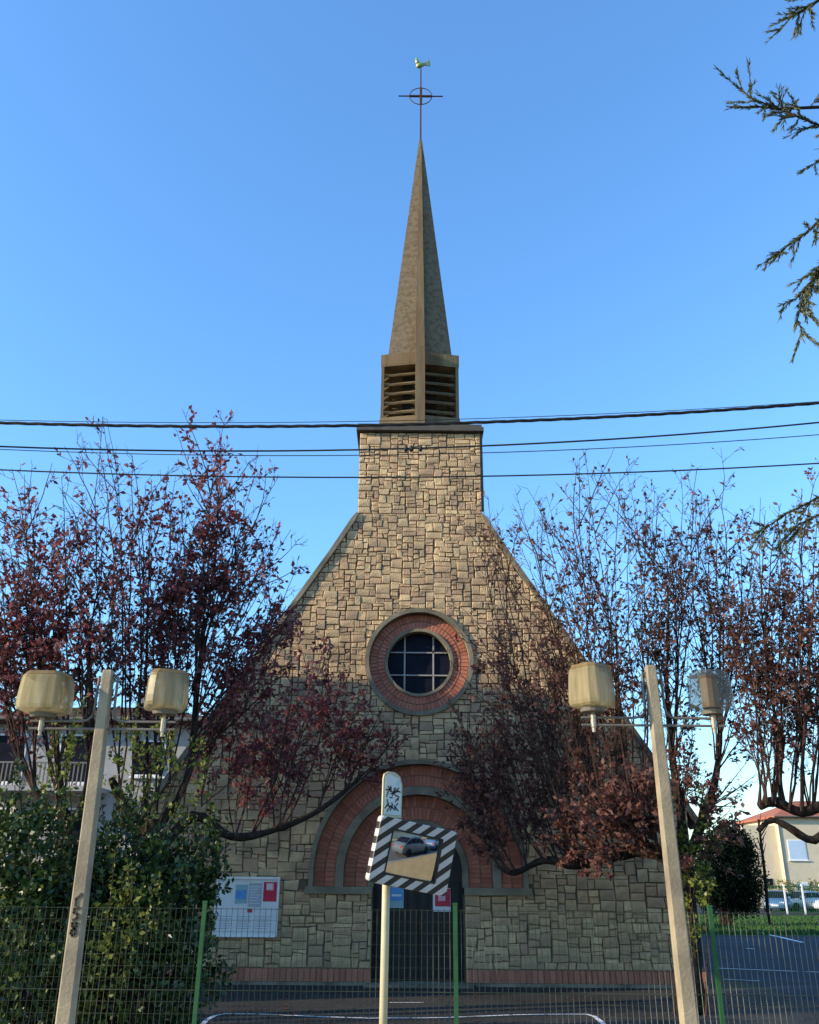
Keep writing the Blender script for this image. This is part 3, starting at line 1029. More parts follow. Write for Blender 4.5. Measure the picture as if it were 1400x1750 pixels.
# street plate at the top, seen nearly edge on
c0, c1 = at(669, 1398, MY), at(669, 1320, MY)
w, h = .085, (c1.z - c0.z)
b = MB()
pl = [(-w, 0), (w, 0), (w, h - .10), (w * .75, h - .035), (w * .2, h - .005), (-w * .5, h), (-w * .9, h - .02), (-w, h - .06)]
b.prism(pl, -.012, .012)
pt_ = b.build('street_plate', M['mirror_pole'], tm)
pt_.location = (c0.x - base.x, -.04, c0.z - base.z)
pt_.rotation_euler = (0, R(1), R(24))
b = MB()
b.prism([(-w * .78, .02), (w * .9, .02), (w * .88, h - .10), (w * .6, h - .05), (-w * .5, h - .02), (-w * .78, h - .05)], -.016, -.0125)
b.build('plate_face', M['plate_print'], pt_)
b = MB()
gr = random.Random(5)
for k in range(34):                            # scrawled tags on the plate
    x, z = gr.uniform(-w * .6, w * .6), gr.uniform(.05, h - .13)
    a = gr.uniform(0, 3.1); l = gr.uniform(.012, .03)
    p, q = Vector((x - l * math.cos(a), 0, z - l * math.sin(a))), Vector((x + l * math.cos(a), 0, z + l * math.sin(a)))
    n = Vector((-math.sin(a), 0, math.cos(a))) * .0045
    b.add([(v.x, -.0175, v.z) for v in (p + n, p - n, q - n, q + n)], [(0, 1, 2, 3)])
b.build('scrawl', M['spray'], pt_)
# frame
mc = at(706, 1463, MY - .09)
fr = empty('mirror_head', mc - base); fr.parent = tm
YAW, MROLL, TILT = R(24), R(9), R(8)
fr.rotation_euler = (Matrix.Rotation(YAW, 3, 'Z') @ Matrix.Rotation(TILT, 3, 'X') @ Matrix.Rotation(MROLL, 3, 'Y')).to_euler()
FW, FH, GW, GH = .345, .248, .216, .160
b = MB()
def rrect(w, h, r, n=5):
    o_ = []
    for cx_, cz_, a0 in ((w - r, h - r, 0), (-w + r, h - r, 90), (-w + r, -h + r, 180), (w - r, -h + r, 270)):
        o_ += [(cx_ + r * math.cos(R(a0 + 90 * k / n)), cz_ + r * math.sin(R(a0 + 90 * k / n))) for k in range(n + 1)]
    return o_
O_, I_ = rrect(FW, FH, .03), rrect(GW + .012, GH + .012, .012)
b.loft([[(x, .045, z) for x, z in O_], [(x, -.012, z) for x, z in O_], [(x * .985, -.02, z * .98) for x, z in O_], [(x, -.02, z) for x, z in I_], [(x, .0, z) for x, z in I_]], cap=False)
b.prism(rrect(FW - .004, FH - .004, .03), .045, .05)
b.build('striped_frame', M['stripes'], fr)
b = MB()
O2, I2 = rrect(GW + .012, GH + .012, .012), rrect(GW, GH, .008)
b.loft([[(x, -.006, z) for x, z in O2], [(x, -.024, z) for x, z in O2], [(x, -.024, z) for x, z in I2], [(x, -.004, z) for x, z in I2]], cap=False)
b.build('seal', M['black_plastic'], fr)
nx, nz, RM = 28, 22, 1.9
Vv, Ff = [], []
for j in range(nz + 1):
    for i in range(nx + 1):
        x, z = GW * (2 * i / nx - 1), GH * (2 * j / nz - 1)
        Vv.append((x, -.004 - .012 + (x * x + z * z) / (2 * RM), z))
for j in range(nz):
    for i in range(nx):
        k = j * (nx + 1) + i
        Ff.append((k, k + 1, k + nx + 2, k + nx + 1))
b = MB(); b.s = True; b.add(Vv, Ff)
me = bpy.data.meshes.new('mirror'); me.from_pydata(b.v, [], b.f); me.polygons.foreach_set('use_smooth', [True] * len(b.f))
link('mirror', me, fr, [M['mirror']])
b = MB(); b.tube([(-.20, .06, -.1), (-.2, .16, -.1)], .02, 8); b.tube([(-.2, .06, .1), (-.2, .16, .1)], .02, 8)
b.build('clamp', M['arm'], fr)

# ------------------------------------------------------------------ mesh fence
NY = 9.45
fence = tag(empty('mesh_fence', (0, NY, 0)), 'green welded mesh fence in front of the church forecourt', 'fence')
pxs = [-85, 350, 778, 1213, 1645]
posts = []
for px in pxs:
    p = at(px, 1552, NY)
    posts.append(p.x)
ZF = at(778, 1547, NY).z
for i, x in enumerate(posts):
    b = MB(); b.box(-.02, .02, -.02, .02, 0, ZF, None)
    o = b.build('post', M['green_post'], fence); o.location = (x, 0, 0)
    b = MB(); b.box(-.023, .023, -.023, .023, ZF + .001, ZF + .02); b.build('post_cap', M['green_post'], o)
for a, c in zip(posts, posts[1:]):
    n = int(round((c - a) / .055))
    b = MB()
    for i in range(1, n):
        x = a + (c - a) * i / n
        b.box(x - .0022, x + .0022, -.0022, .0022, .05, ZF - .04)
    b.m = 1
    for k in range(15):
        z = .06 + k * .1
        if z < ZF - .03:
            b.box(a + .028, c - .028, -.0045, -.0019, z - .0012, z + .0012)
    for z in (.06, ZF * .5, ZF - .05):
        b.box(a + .028, c - .028, -.0075, -.0047, z - .002, z + .002)
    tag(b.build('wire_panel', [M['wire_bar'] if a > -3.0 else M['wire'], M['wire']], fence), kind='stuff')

# ------------------------------------------------------------------ overhead cables
def cable(pts, Y, r, label, twist=False, clamps=()):
    P3 = np.array([tuple(at(px, py, Y)) for px, py in pts])
    cx = np.polyfit(P3[:, 0], P3[:, 2], 2)
    xs = np.linspace(-26, 26, 105)
    zs = np.polyval(cx, xs)
    b = MB()
    if twist:
        for ph in (0, 2.1, 4.2):
            xs2 = np.linspace(-26, 26, 521)
            b.tube([(x, Y + r * .75 * math.cos(x * 9 + ph), float(np.polyval(cx, x)) + r * .75 * math.sin(x * 9 + ph)) for x in xs2], r * .72, 5)
    else:
        b.tube([(x, Y, z) for x, z in zip(xs, zs)], r, 6)
    root = tag(b.build('overhead_cable', M['cable']), label, 'cable', 'overhead cables across the street')
    for px in clamps:
        p = at(px, 770, Y)
        z = float(np.polyval(cx, p.x))
        b = MB(); b.lathe([(.012, -.035), (.02, -.02), (.02, .02), (.012, .035)], 8, c=(p.x, Y, z - .004))
        b.build('connector', M['cable'], root)
    return root
cable([(0, 722), (250, 727), (480, 731), (650, 728), (820, 720), (1100, 707), (1400, 690)], 8.3, .0135, 'thick twisted cable, uppermost of those crossing the tower foot', True)
cable([(0, 718), (480, 721), (820, 716), (1400, 686)], 8.9, .004, 'hair thin wire just above the thick twisted cable')
cable([(0, 763), (480, 770), (690, 768), (830, 761), (1400, 722)], 8.5, .0095, 'black cable with small connectors in front of the tower', clamps=(694, 703, 719))
cable([(0, 768), (480, 778), (830, 775), (1100, 762), (1400, 743)], 8.8, .005, 'thin grey wire just below the cable with connectors')
cable([(0, 803), (300, 812), (620, 817), (1000, 809), (1400, 792)], 8.6, .008, 'lowest black cable, crossing the tree tops')


# ------------------------------------------------------------------ trees
class Plant:
    def __init__(self, seed):
        self.r = random.Random(seed)
        self.lv, self.lc = [], []          # leaf quads
        self.tw, self.big = MB(), MB()

    def leaf(self, p, d, size, wid=.55, fold=.0):
        r = self.r
        d = Vector(d).normalized()
        s = d.cross(Vector((r.gauss(0, 1), r.gauss(0, 1), r.gauss(0, 1))))
        if s.length < 1e-3:
            return
        s.normalize()
        n = d.cross(s)
        a = p; c = p + d * size + n * size * .12
        m = p + d * size * .48
        self.lv.append((tuple(a), tuple(m + s * size * wid * .5 + n * size * fold), tuple(c), tuple(m - s * size * wid * .5 + n * size * fold)))

    def rdir(self, up=0.0):
        r = self.r
        v = Vector((r.gauss(0, 1), r.gauss(0, 1), r.gauss(0, 1) + up))
        return v.normalized()

    def shoot(self, p0, p1, r0, dens, bow=.1, leaf=.085, per_m=10, twig_len=.85, top_bare=.35, low_bare=.25, branches=4):
        """a long shoot with side twigs and leaves"""
        r = self.r
        p0, p1 = Vector(p0), Vector(p1)
        L = (p1 - p0).length
        mid = (p0 + p1) / 2 + Vector((r.uniform(-1, 1), r.uniform(-1, 1), r.uniform(-.6, .2))) * L * bow
        n = 9
        pts = []
        for i in range(n + 1):
            t = i / n
            q = p0 * (1 - t) ** 2 + mid * 2 * t * (1 - t) + p1 * t * t
            if 0 < i < n:
                q += Vector((r.gauss(0, .012), r.gauss(0, .012), 0)) * L * .35
            pts.append(q)
        rad = [r0 * (1 - i / n) ** .8 + .0035 for i in range(n + 1)]
        (self.big if r0 > .02 else self.tw).tube(pts, rad, 6 if r0 > .02 else 4, cap=False)
        if L > 1.0 and r0 > .009 and branches:              # forks of a shoot
            for k in range(branches):
                t = r.uniform(.22, .8)
                x = t * n; i = min(int(x), n - 1)
                p = pts[i].lerp(pts[i + 1], x - i)
                tan = (pts[i + 1] - pts[i]).normalized()
                side = self.rdir(); side = (side - tan * side.dot(tan)).normalized(); side.y *= .8
                e = p + (tan * r.uniform(.75, 1.2) + side * r.uniform(.4, .8)).normalized() * L * r.uniform(.22, .42) * (1.15 - .5 * t)
                self.shoot(p, e, r0 * .5, dens * r.uniform(.4, 1.5), .12, leaf, per_m, twig_len * .8, top_bare, 1.0, 0)
        for k in range(int(L * per_m)):
            t = r.uniform(.12, 1.0)
            x = t * n
            i = min(int(x), n - 1)
            p = pts[i].lerp(pts[i + 1], x - i)
            tan = (pts[i + 1] - pts[i]).normalized()
            side = self.rdir(.1)
            side = (side - tan * side.dot(tan)).normalized()
            d = (tan * r.uniform(.5, 1.3) + side).normalized()
            l = twig_len * r.uniform(.3, 1.0) * (1.05 - .5 * t)
            # leaf density falls off low on the shoot and at the tip
            dn = dens
            if t > .75:
                dn *= 1 - (1 - top_bare) * (t - .75) / .25
            if t < .3:
                dn *= low_bare
            self.twig(p, d, l, dn, leaf)

    def twig(self, p, d, l, dn, leaf, sub=True):
        r = self.r
        a = p + d * l * .5 + Vector((0, 0, l * .04))
        c = p + d * l + Vector((0, 0, l * .14)) + self.rdir() * l * .08
        self.tw.tube([p, a, c], [.0048, .0036, .002], 3, cap=False)
        dn2 = dn * r.choice((.15, .6, 1.0, 1.2, 2.0))          # leaves hang on in bunches
        m = int(l / .08 * dn2 + r.random())
        for _ in range(m):
            t = r.uniform(.15, 1.05)
            q = p.lerp(a, t * 2) if t < .5 else a.lerp(c, t * 2 - 1)
            self.leaf(q, self.rdir(-.15) + d * .3, leaf * r.uniform(.45, 1.25))
        if sub and l > .22:
            for _ in range(2):
                t = r.uniform(.25, .95)
                q = p.lerp(c, t)
                self.twig(q, (d + self.rdir(.2) * .8).normalized(), l * .5, dn, leaf, False)

    def limb(self, pts, r0, r1):
        n = len(pts) - 1
        self.big.s = True
        # smooth through the points
        P = [Vector(p) for p in pts]
        out = []
        for i in range(n):
            a, b_, c, d_ = P[max(i - 1, 0)], P[i], P[i + 1], P[min(i + 2, n)]
            for k in range(4):
                t = k / 4
                out.append(.5 * ((2 * b_) + (c - a) * t + (2 * a - 5 * b_ + 4 * c - d_) * t * t + (3 * b_ - a - 3 * c + d_) * t ** 3))
        out.append(P[-1])
        m = len(out)
        rr = [(r0 + (r1 - r0) * i / (m - 1)) * self.r.uniform(.88, 1.14) for i in range(m)]
        self.big.tube(out, rr, 9, cap=True)
        self.big.s = False
        return out

    def crown(self, root, m_leaf, name='crown'):
        if self.lv:
            V = np.array(self.lv, 'f').reshape(-1, 3)
            F = np.arange(len(V), dtype='i').reshape(-1, 4)
            arrays_mesh(name, V, F, [m_leaf], root)

    def finish(self, root, m_leaf):
        if self.big.v:
            self.big.build('trunk', M['bark'], root)
        if self.tw.v:
            self.tw.build('branch', M['twig'], root)
        self.crown(root, m_leaf)


def J(px, py, Y, r, s=6):
    return at(px + r.uniform(-s, s), py + r.uniform(-s, s), Y)


def shoots(P, rows, r0, dens, leaf=.105, fan=2, spread=26, per_m=6, twig=.6, top_bare=.35, low=.25, bow=.1):
    """rows: (px0, py0, Y0, px1, py1, Y1, density)"""
    for (a, b_, Y0, c, d_, Y1, dn) in rows:
        for k in range(fan):
            j = spread if k else 0
            P.shoot(at(a + P.r.uniform(-j, j) * .1, b_ + P.r.uniform(-4, 2), Y0 + P.r.uniform(-.2, .2)),
                    at(c + P.r.uniform(-j, j), d_ + (P.r.uniform(0, 3 * j) if k else 0), Y1 + P.r.uniform(-.5, .5)),
                    r0 * P.r.uniform(.6, 1.1), dn * dens, leaf=leaf, per_m=per_m, twig_len=twig, top_bare=top_bare, low_bare=low, bow=bow)


# left copper tree: trunk hidden low behind the shrub, many upright shoots
TY = 13.7
P = Plant(3)
g0 = at(262, 1690, TY); g0.z = 0
P.limb([g0, at(262, 1600, TY), at(258, 1480, TY), at(265, 1400, TY)], .17, .13)
P.limb([at(262, 1470, TY), at(330, 1395, TY + .2), at(395, 1430, TY + .5), at(470, 1418, TY + 1.0), at(545, 1385, TY + 1.5), at(610, 1335, TY + 1.9)], .085, .03)
P.limb([at(265, 1420, TY), at(320, 1330, TY + .2), at(335, 1200, TY + .3), at(350, 1060, TY + .3)], .07, .03)
P.limb([at(262, 1430, TY), at(215, 1380, TY), at(190, 1330, TY - .2)], .08, .05)
rows = [(205, 1350, TY, 175, 712, TY - .2, .28), (225, 1350, TY, 225, 775, TY - .3, .75), (250, 1380, TY, 262, 835, TY + .2, 1.0),
        (265, 1390, TY, 300, 815, TY + .5, 1.15), (290, 1340, TY, 335, 880, TY + .3, 1.1), (335, 1200, TY + .3, 383, 722, TY + .2, 1.5), (338, 1150, TY + .3, 376, 730, TY + .1, .8),
        (330, 1180, TY + .3, 440, 770, TY + .4, .8), (330, 1250, TY + .3, 478, 905, TY + .6, .7), (335, 1260, TY + .3, 505, 975, TY + .7, .9),
        (345, 1290, TY + .3, 470, 1030, TY + 1.0, 1.1), (320, 1330, TY, 400, 960, TY + .5, 1.1)]
shoots(P, rows, .017, 1.25, fan=3, spread=40)
rows = [(400, 1430, TY + .5, 430, 1120, TY + 1.4, .9), (430, 1425, TY + .8, 500, 1090, TY + 1.8, 1.0), (480, 1418, TY + 1.0, 560, 1090, TY + 2.2, 1.0),
        (545, 1385, TY + 1.5, 600, 1130, TY + 2.4, 1.0), (590, 1350, TY + 1.8, 640, 1200, TY + 2.5, .9), (610, 1335, TY + 1.9, 690, 1230, TY + 2.5, .9),
        (345, 1380, TY + .3, 400, 1180, TY + 1.2, .8), (470, 1418, TY + 1.0, 470, 1200, TY + 1.8, .8)]
shoots(P, rows, .014, 1.6, fan=3, spread=44, twig=.6, low=.7, bow=.2)
tree = tag(empty('copper_plum_tree', g0), 'copper leaved tree whose long limb dips across the church front above the notice board', 'tree', 'dark red trees around the church')
for o_ in (P.big, P.tw):
    o_.v = [(v[0] - g0.x, v[1] - g0.y, v[2] - g0.z) for v in o_.v]
P.lv = [tuple((p[0] - g0.x, p[1] - g0.y, p[2] - g0.z) for p in q) for q in P.lv]
P.finish(tree, M['leaf_red'])

# second copper tree at the far left
P = Plant(13)
TY2 = 12.9
g1 = at(95, 1720, TY2); g1.z = 0
P.limb([g1, at(100, 1620, TY2), at(112, 1480, TY2), at(105, 1380, TY2)], .14, .09)
P.limb([at(110, 1440, TY2), at(150, 1340, TY2), at(155, 1200, TY2), at(150, 1100, TY2)], .06, .03)
P.limb([at(108, 1420, TY2), at(60, 1350, TY2), at(20, 1270, TY2)], .06, .03)
rows = [(105, 1380, TY2, 20, 800, TY2, .9), (100, 1380, TY2, 55, 795, TY2 + .3, .75), (110, 1370, TY2, 105, 815, TY2, 1.0), (150, 1300, TY2, 150, 870, TY2 + .3, 1.1),
        (150, 1300, TY2, 190, 905, TY2 + .3, 1.1), (60, 1350, TY2, -20, 880, TY2, .9), (40, 1310, TY2, -10, 980, TY2, 1.0), (20, 1270, TY2, 5, 1010, TY2, 1.0),
        (60, 1340, TY2, 45, 960, TY2 + .4, 1.1)]
shoots(P, rows, .017, 1.15, fan=3, spread=40)
tree = tag(empty('copper_plum_tree', g1), 'copper leaved tree rising behind the marked lamp post at the picture edge', 'tree', 'dark red trees around the church')
for o_ in (P.big, P.tw):
    o_.v = [(v[0] - g1.x, v[1] - g1.y, v[2] - g1.z) for v in o_.v]
P.lv = [tuple((p[0] - g1.x, p[1] - g1.y, p[2] - g1.z) for p in q) for q in P.lv]
P.finish(tree, M['leaf_red'])

# unseen third copper tree, added to dapple the shadow edge on the church front
P = Plant(63)
g4 = Vector((-9.4, 15.1, 0))
def L4(dx, dy, z):
    return g4 + Vector((dx, dy, z))
P.limb([g4, L4(.05, 0, 1.2), L4(0, .05, 2.4)], .17, .12)
P.limb([L4(0, 0, 2.2), L4(.8, .1, 3.4), L4(1.1, .2, 4.8)], .08, .04)
P.limb([L4(0, 0, 2.2), L4(-.8, 0, 3.6), L4(-1.0, .1, 5.0)], .08, .04)
for k in range(34):
    o_ = P.r.choice((L4(0, .05, 2.4), L4(.8, .1, 3.4), L4(1.1, .2, 4.8), L4(-.8, 0, 3.6), L4(-1.0, .1, 5.0)))
    P.shoot(o_, L4(P.r.uniform(-2.2, 2.2), P.r.uniform(-1.4, 1.2), P.r.uniform(6.2, 9.6)), .02, 1.3, leaf=.11, per_m=7, twig_len=.6)
tree = tag(empty('copper_plum_tree', g4), 'unseen copper leaved tree added to dapple the shade on the church front', 'tree', 'dark red trees around the church')
for o_ in (P.big, P.tw):
    o_.v = [(v[0] - g4.x, v[1] - g4.y, v[2] - g4.z) for v in o_.v]
P.lv = [tuple((p[0] - g4.x, p[1] - g4.y, p[2] - g4.z) for p in q) for q in P.lv]
P.finish(tree, M['leaf_red'])

# right tree, trunk beside the lamp post
P = Plant(23)
TR = 14.6
g2 = at(1182, 1740, TR); g2.z = 0
P.limb([g2, at(1180, 1640, TR), at(1172, 1540, TR), at(1168, 1470, TR)], .19, .17)
P.limb([at(1170, 1500, TR), at(1120, 1455, TR + .1), at(1050, 1462, TR + .3), at(985, 1478, TR + .6), at(930, 1470, TR + .9), at(880, 1492, TR + 1.1), at(850, 1480, TR + 1.2)], .12, .03)
P.limb([at(1170, 1490, TR), at(1140, 1420, TR), at(1085, 1395, TR), at(1030, 1400, TR + .2), at(985, 1430, TR + .4)], .10, .04)
P.limb([at(1168, 1470, TR), at(1165, 1400, TR), at(1150, 1300, TR), at(1140, 1180, TR)], .09, .035)
P.limb([at(1172, 1480, TR), at(1205, 1390, TR), at(1225, 1320, TR), at(1232, 1230, TR)], .08, .035)
rows = [(985, 1430, TR + .4, 835, 850, TR + .6, .35), (1030, 1400, TR + .2, 880, 835, TR + .3, .35), (1030, 1400, TR + .2, 935, 850, TR, .45),
        (1060, 1395, TR, 990, 785, TR, .5), (1060, 1395, TR, 1010, 850, TR, .6), (1085, 1395, TR, 1070, 800, TR - .2, .45), (1100, 1395, TR, 1120, 840, TR, .5),
        (1150, 1300, TR, 1110, 880, TR + .2, .75), (1150, 1280, TR, 1165, 815, TR, .4), (1140, 1180, TR, 1135, 900, TR, .7), (1232, 1230, TR, 1232, 765, TR, .5),
        (1225, 1300, TR, 1205, 860, TR, .55), (1232, 1250, TR, 1270, 870, TR + .1, .45), (1010, 1410, TR + .3, 960, 960, TR + .6, .8), (1090, 1390, TR, 1050, 960, TR, 1.0)]
shoots(P, rows, .016, .9, fan=3, leaf=.10, per_m=6, spread=44)
rows = [(930, 1470, TR + .9, 820, 1090, TR + 2.2, .9), (950, 1470, TR + .8, 860, 1100, TR + 2.2, 1.0), (970, 1475, TR + .7, 900, 1120, TR + 1.9, 1.0),
        (880, 1490, TR + 1.1, 790, 1230, TR + 2.4, .9), (900, 1480, TR + 1.0, 840, 1220, TR + 2.0, 1.1), (990, 1475, TR + .6, 950, 1130, TR + 1.6, 1.0),
        (1050, 1462, TR + .3, 1000, 1200, TR + .8, 1.0), (870, 1490, TR + 1.1, 800, 1330, TR + 2.0, 1.1), (1085, 1455, TR + .2, 1060, 1260, TR + .4, 1.2)]
shoots(P, rows, .014, 1.6, fan=3, leaf=.105, spread=44, twig=.6, low=.7, bow=.2)
rows = [(1110, 1440, TR - .2, 1010, 1330, TR - .8, 1.8), (1090, 1450, TR - .2, 1040, 1350, TR - .9, 1.8), (1120, 1440, TR - .2, 1080, 1310, TR - .7, 1.6), (1060, 1460, TR + .2, 960, 1370, TR - .2, 1.6), (1000, 1476, TR + .5, 910, 1400, TR + .2, 1.4), (1130, 1460, TR, 1120, 1350, TR - .6, 1.6),
        (1190, 1440, TR - .2, 1250, 1400, TR - .5, 1.6), (1190, 1420, TR - .2, 1215, 1330, TR - .5, 1.4)]
shoots(P, rows, .012, 1.9, fan=5, spread=40, leaf=.105, twig=.5, low=.9)
rows = [(1225, 1320, TR, 1270, 1190, TR + .3, 1.3), (1205, 1390, TR, 1285, 1290, TR + .2, 1.2), (1160, 1390, TR, 1185, 1230, TR + .2, 1.3), (1150, 1300, TR, 1180, 1150, TR + .3, 1.3),
        (1230, 1260, TR, 1255, 1080, TR, 1.2), (1210, 1380, TR, 1250, 1330, TR, 1.2), (1165, 1400, TR, 1195, 1290, TR, 1.1), (1232, 1240, TR, 1200, 1060, TR, 1.2)]
shoots(P, rows, .012, 1.1, fan=3, leaf=.09, twig=.5)
tree = tag(empty('copper_plum_tree', g2), 'brown leaved tree with ivied trunk and heavy limb crossing the church front', 'tree', 'dark red trees around the church')
for o_ in (P.big, P.tw):
    o_.v = [(v[0] - g2.x, v[1] - g2.y, v[2] - g2.z) for v in o_.v]
P.lv = [tuple((p[0] - g2.x, p[1] - g2.y, p[2] - g2.z) for p in q) for q in P.lv]
P.finish(tree, M['leaf_brown'])

# second right tree: trunk past the edge of the picture, a knotty limb reaching in
P = Plant(33)
TQ = 14.0
g3 = at(1500, 1740, TQ); g3.z = 0
P.limb([g3, at(1498, 1640, TQ), at(1492, 1520, TQ), at(1480, 1440, TQ)], .2, .16)
P.limb([at(1490, 1500, TQ), at(1440, 1400, TQ), at(1392, 1436, TQ), at(1345, 1412, TQ), at(1318, 1402, TQ), at(1296, 1420, TQ)], .075, .035)
P.limb([at(1480, 1440, TQ), at(1430, 1375, TQ), at(1370, 1388, TQ), at(1325, 1370, TQ), at(1298, 1378, TQ)], .09, .07)
P.limb([at(1340, 1380, TQ), at(1332, 1330, TQ), at(1340, 1260, TQ)], .06, .03)
rows = [(1325, 1375, TQ, 1275, 900, TQ + .3, .6), (1332, 1340, TQ, 1300, 850, TQ, .5), (1340, 1300, TQ, 1335, 860, TQ, .7), (1370, 1385, TQ, 1370, 840, TQ + .2, .8),
        (1390, 1385, TQ, 1400, 850, TQ, .9), (1310, 1375, TQ, 1255, 1000, TQ, .9), (1350, 1385, TQ, 1350, 1010, TQ + .2, 1.0), (1385, 1385, TQ, 1390, 1020, TQ, 1.0), (1300, 1378, TQ, 1285, 1090, TQ, 1.0),
        (1320, 1378, TQ, 1330, 1080, TQ - .2, 1.0), (1420, 1380, TQ, 1425, 930, TQ, .9)]
shoots(P, rows, .016, .9, fan=3, leaf=.10, per_m=6, spread=44)
tree = tag(empty('copper_plum_tree', g3), 'brown leaved tree whose knotty limb crosses in front of the cream house', 'tree', 'dark red trees around the church')
for o_ in (P.big, P.tw):
    o_.v = [(v[0] - g3.x, v[1] - g3.y, v[2] - g3.z) for v in o_.v]
P.lv = [tuple((p[0] - g3.x, p[1] - g3.y, p[2] - g3.z) for p in q) for q in P.lv]
P.finish(tree, M['leaf_brown'])


# ------------------------------------------------------------------ shrubs, ivy, hedge
def shrub(name, g, blobs, n_clump, per, leaf, m_leaf, label, cat, seed, sprigs=0, kind=None, group=None, spread=.16, wid=.6, stems=4):
    P = Plant(seed)
    r = P.r
    g = Vector(g)
    for c, s in blobs:                                  # stems
        for _ in range(stems):
            q = Vector(c) + Vector((r.uniform(-.5, .5) * s[0], r.uniform(-.5, .5) * s[1], r.uniform(.1, .6) * s[2]))
            f = g + Vector((r.uniform(-.3, .3), r.uniform(-.15, .15), 0))
            P.tw.tube([f, f.lerp(q, .5) + Vector((r.uniform(-.1, .1), r.uniform(-.1, .1), 0)), q], [.02, .013, .005], 5, cap=False)
    vol = [s[0] * s[1] * s[2] for _, s in blobs]
    for (c, s), v in zip(blobs, vol):
        for _ in range(int(n_clump * v / sum(vol))):
            d = P.rdir(.15)
            k = r.uniform(.25, 1.0) ** .45
            q = Vector(c) + Vector((d.x * s[0], d.y * s[1], d.z * s[2])) * k * (1 + .12 * math.sin(9 * d.x + 5 * d.z) )
            if q.z < .03:
                continue
            ax = (d + P.rdir(.6) * .8).normalized()
            for i in range(per):
                t = i / per
                P.leaf(q + ax * spread * (t - .4) + P.rdir() * spread * .35, ax * .5 + P.rdir(.2), leaf * r.uniform(.65, 1.2), wid, .08)
    for _ in range(sprigs):
        c, s = r.choice(blobs)
        d = P.rdir(1.3)
        q = Vector(c) + Vector((d.x * s[0], d.y * s[1], abs(d.z) * s[2])) * .9
        l = r.uniform(.2, .6)
        e = q + Vector((r.uniform(-.25, .25), r.uniform(-.1, .1), 1)).normalized() * l
        P.tw.tube([q, e], [.006, .003], 4, cap=False)
        for i in range(int(l / .022)):
            P.leaf(q.lerp(e, r.random()), P.rdir(.5), leaf * r.uniform(.6, 1.0), wid, .08)
    root = tag(empty(name, g), label, cat, group, kind)
    P.tw.v = [(v[0] - g.x, v[1] - g.y, v[2] - g.z) for v in P.tw.v]
    P.lv = [tuple((p[0] - g.x, p[1] - g.y, p[2] - g.z) for p in q) for q in P.lv]
    if P.tw.v:
        P.tw.build('stem', M['twig'], root)
    P.crown(root, m_leaf, 'foliage')
    return root


def gnd(px, Y):
    p = at(px, 1750, Y); return (p.x, Y, 0)

BYY = 11.0
def bl(px, py, Y, sx, sy, sz):
    return (at(px, py, Y), (sx, sy, sz))
shrub('evergreen_shrub', gnd(215, BYY), [bl(205, 1575, BYY, .8, .7, .85), bl(115, 1540, BYY + .3, .75, .6, .68), bl(285, 1545, BYY + .3, .55, .6, .55),
                                         bl(240, 1670, BYY - .2, .85, .7, .8), bl(215, 1465, BYY + .4, .42, .4, .42), bl(340, 1500, BYY + .2, .34, .3, .38)],
      1150, 13, .085, M['leaf_green'], 'large dark green evergreen shrub behind the marked lamp post', 'shrub', 41, 150, group='shrubs behind the fence')
shrub('evergreen_shrub', gnd(30, 10.4), [bl(25, 1480, 10.6, .5, .5, .7), bl(30, 1620, 10.4, .6, .5, .8), bl(60, 1700, 10.2, .55, .45, .55)],
      480, 13, .085, M['leaf_green'], 'green shrub at the picture edge, partly behind the foot of the marked lamp post', 'shrub', 42, 60, group='shrubs behind the fence')
shrub('lime_shrub', gnd(225, 10.3), [bl(205, 1590, 10.3, .28, .25, .3), bl(190, 1660, 10.2, .3, .25, .3), bl(250, 1600, 10.4, .2, .2, .22), bl(170, 1720, 10.2, .35, .2, .2)],
      120, 9, .075, M['leaf_lime'], 'small yellow green shrub in front of the dark evergreen shrub', 'shrub', 43, 18, group='shrubs behind the fence')
shrub('tall_shrub', gnd(150, 12.6), [bl(110, 1340, 12.6, .35, .35, .8), bl(235, 1330, 12.8, .5, .35, .75), bl(320, 1340, 12.8, .3, .3, .6)],
      110, 9, .08, M['leaf_lime'], 'thin tall shrub with yellow green leaves among the copper tree stems', 'shrub', 44, 14, group='shrubs behind the fence')
shrub('shade_hedge', (-9.6, 12.6, 0), [(Vector((-9.6, y, 1.1)), (.8, 1.0, 1.35)) for y in (11.2, 12.6, 14.0, 15.4)], 500, 10, .11, M['leaf_green'],
      'unseen hedge added beside the forecourt to shade it', 'hedge', 47, 0)  # out of view, put here to keep low sun off the forecourt
# ivy on the right trunk
pi = at(1190, 1505, TR - .3)
shrub('climbing_ivy', (g2.x, g2.y - .15, 0), [bl(1195, 1505, TR - .3, .2, .15, .28), bl(1185, 1600, TR - .25, .10, .1, .4), bl(1215, 1420, TR - .3, .18, .12, .2), bl(1170, 1450, TR - .3, .14, .12, .25)],
      60, 9, .085, M['leaf_lime'], 'yellow green ivy climbing the trunk beside the lamp post', 'ivy', 45, 8, stems=1)
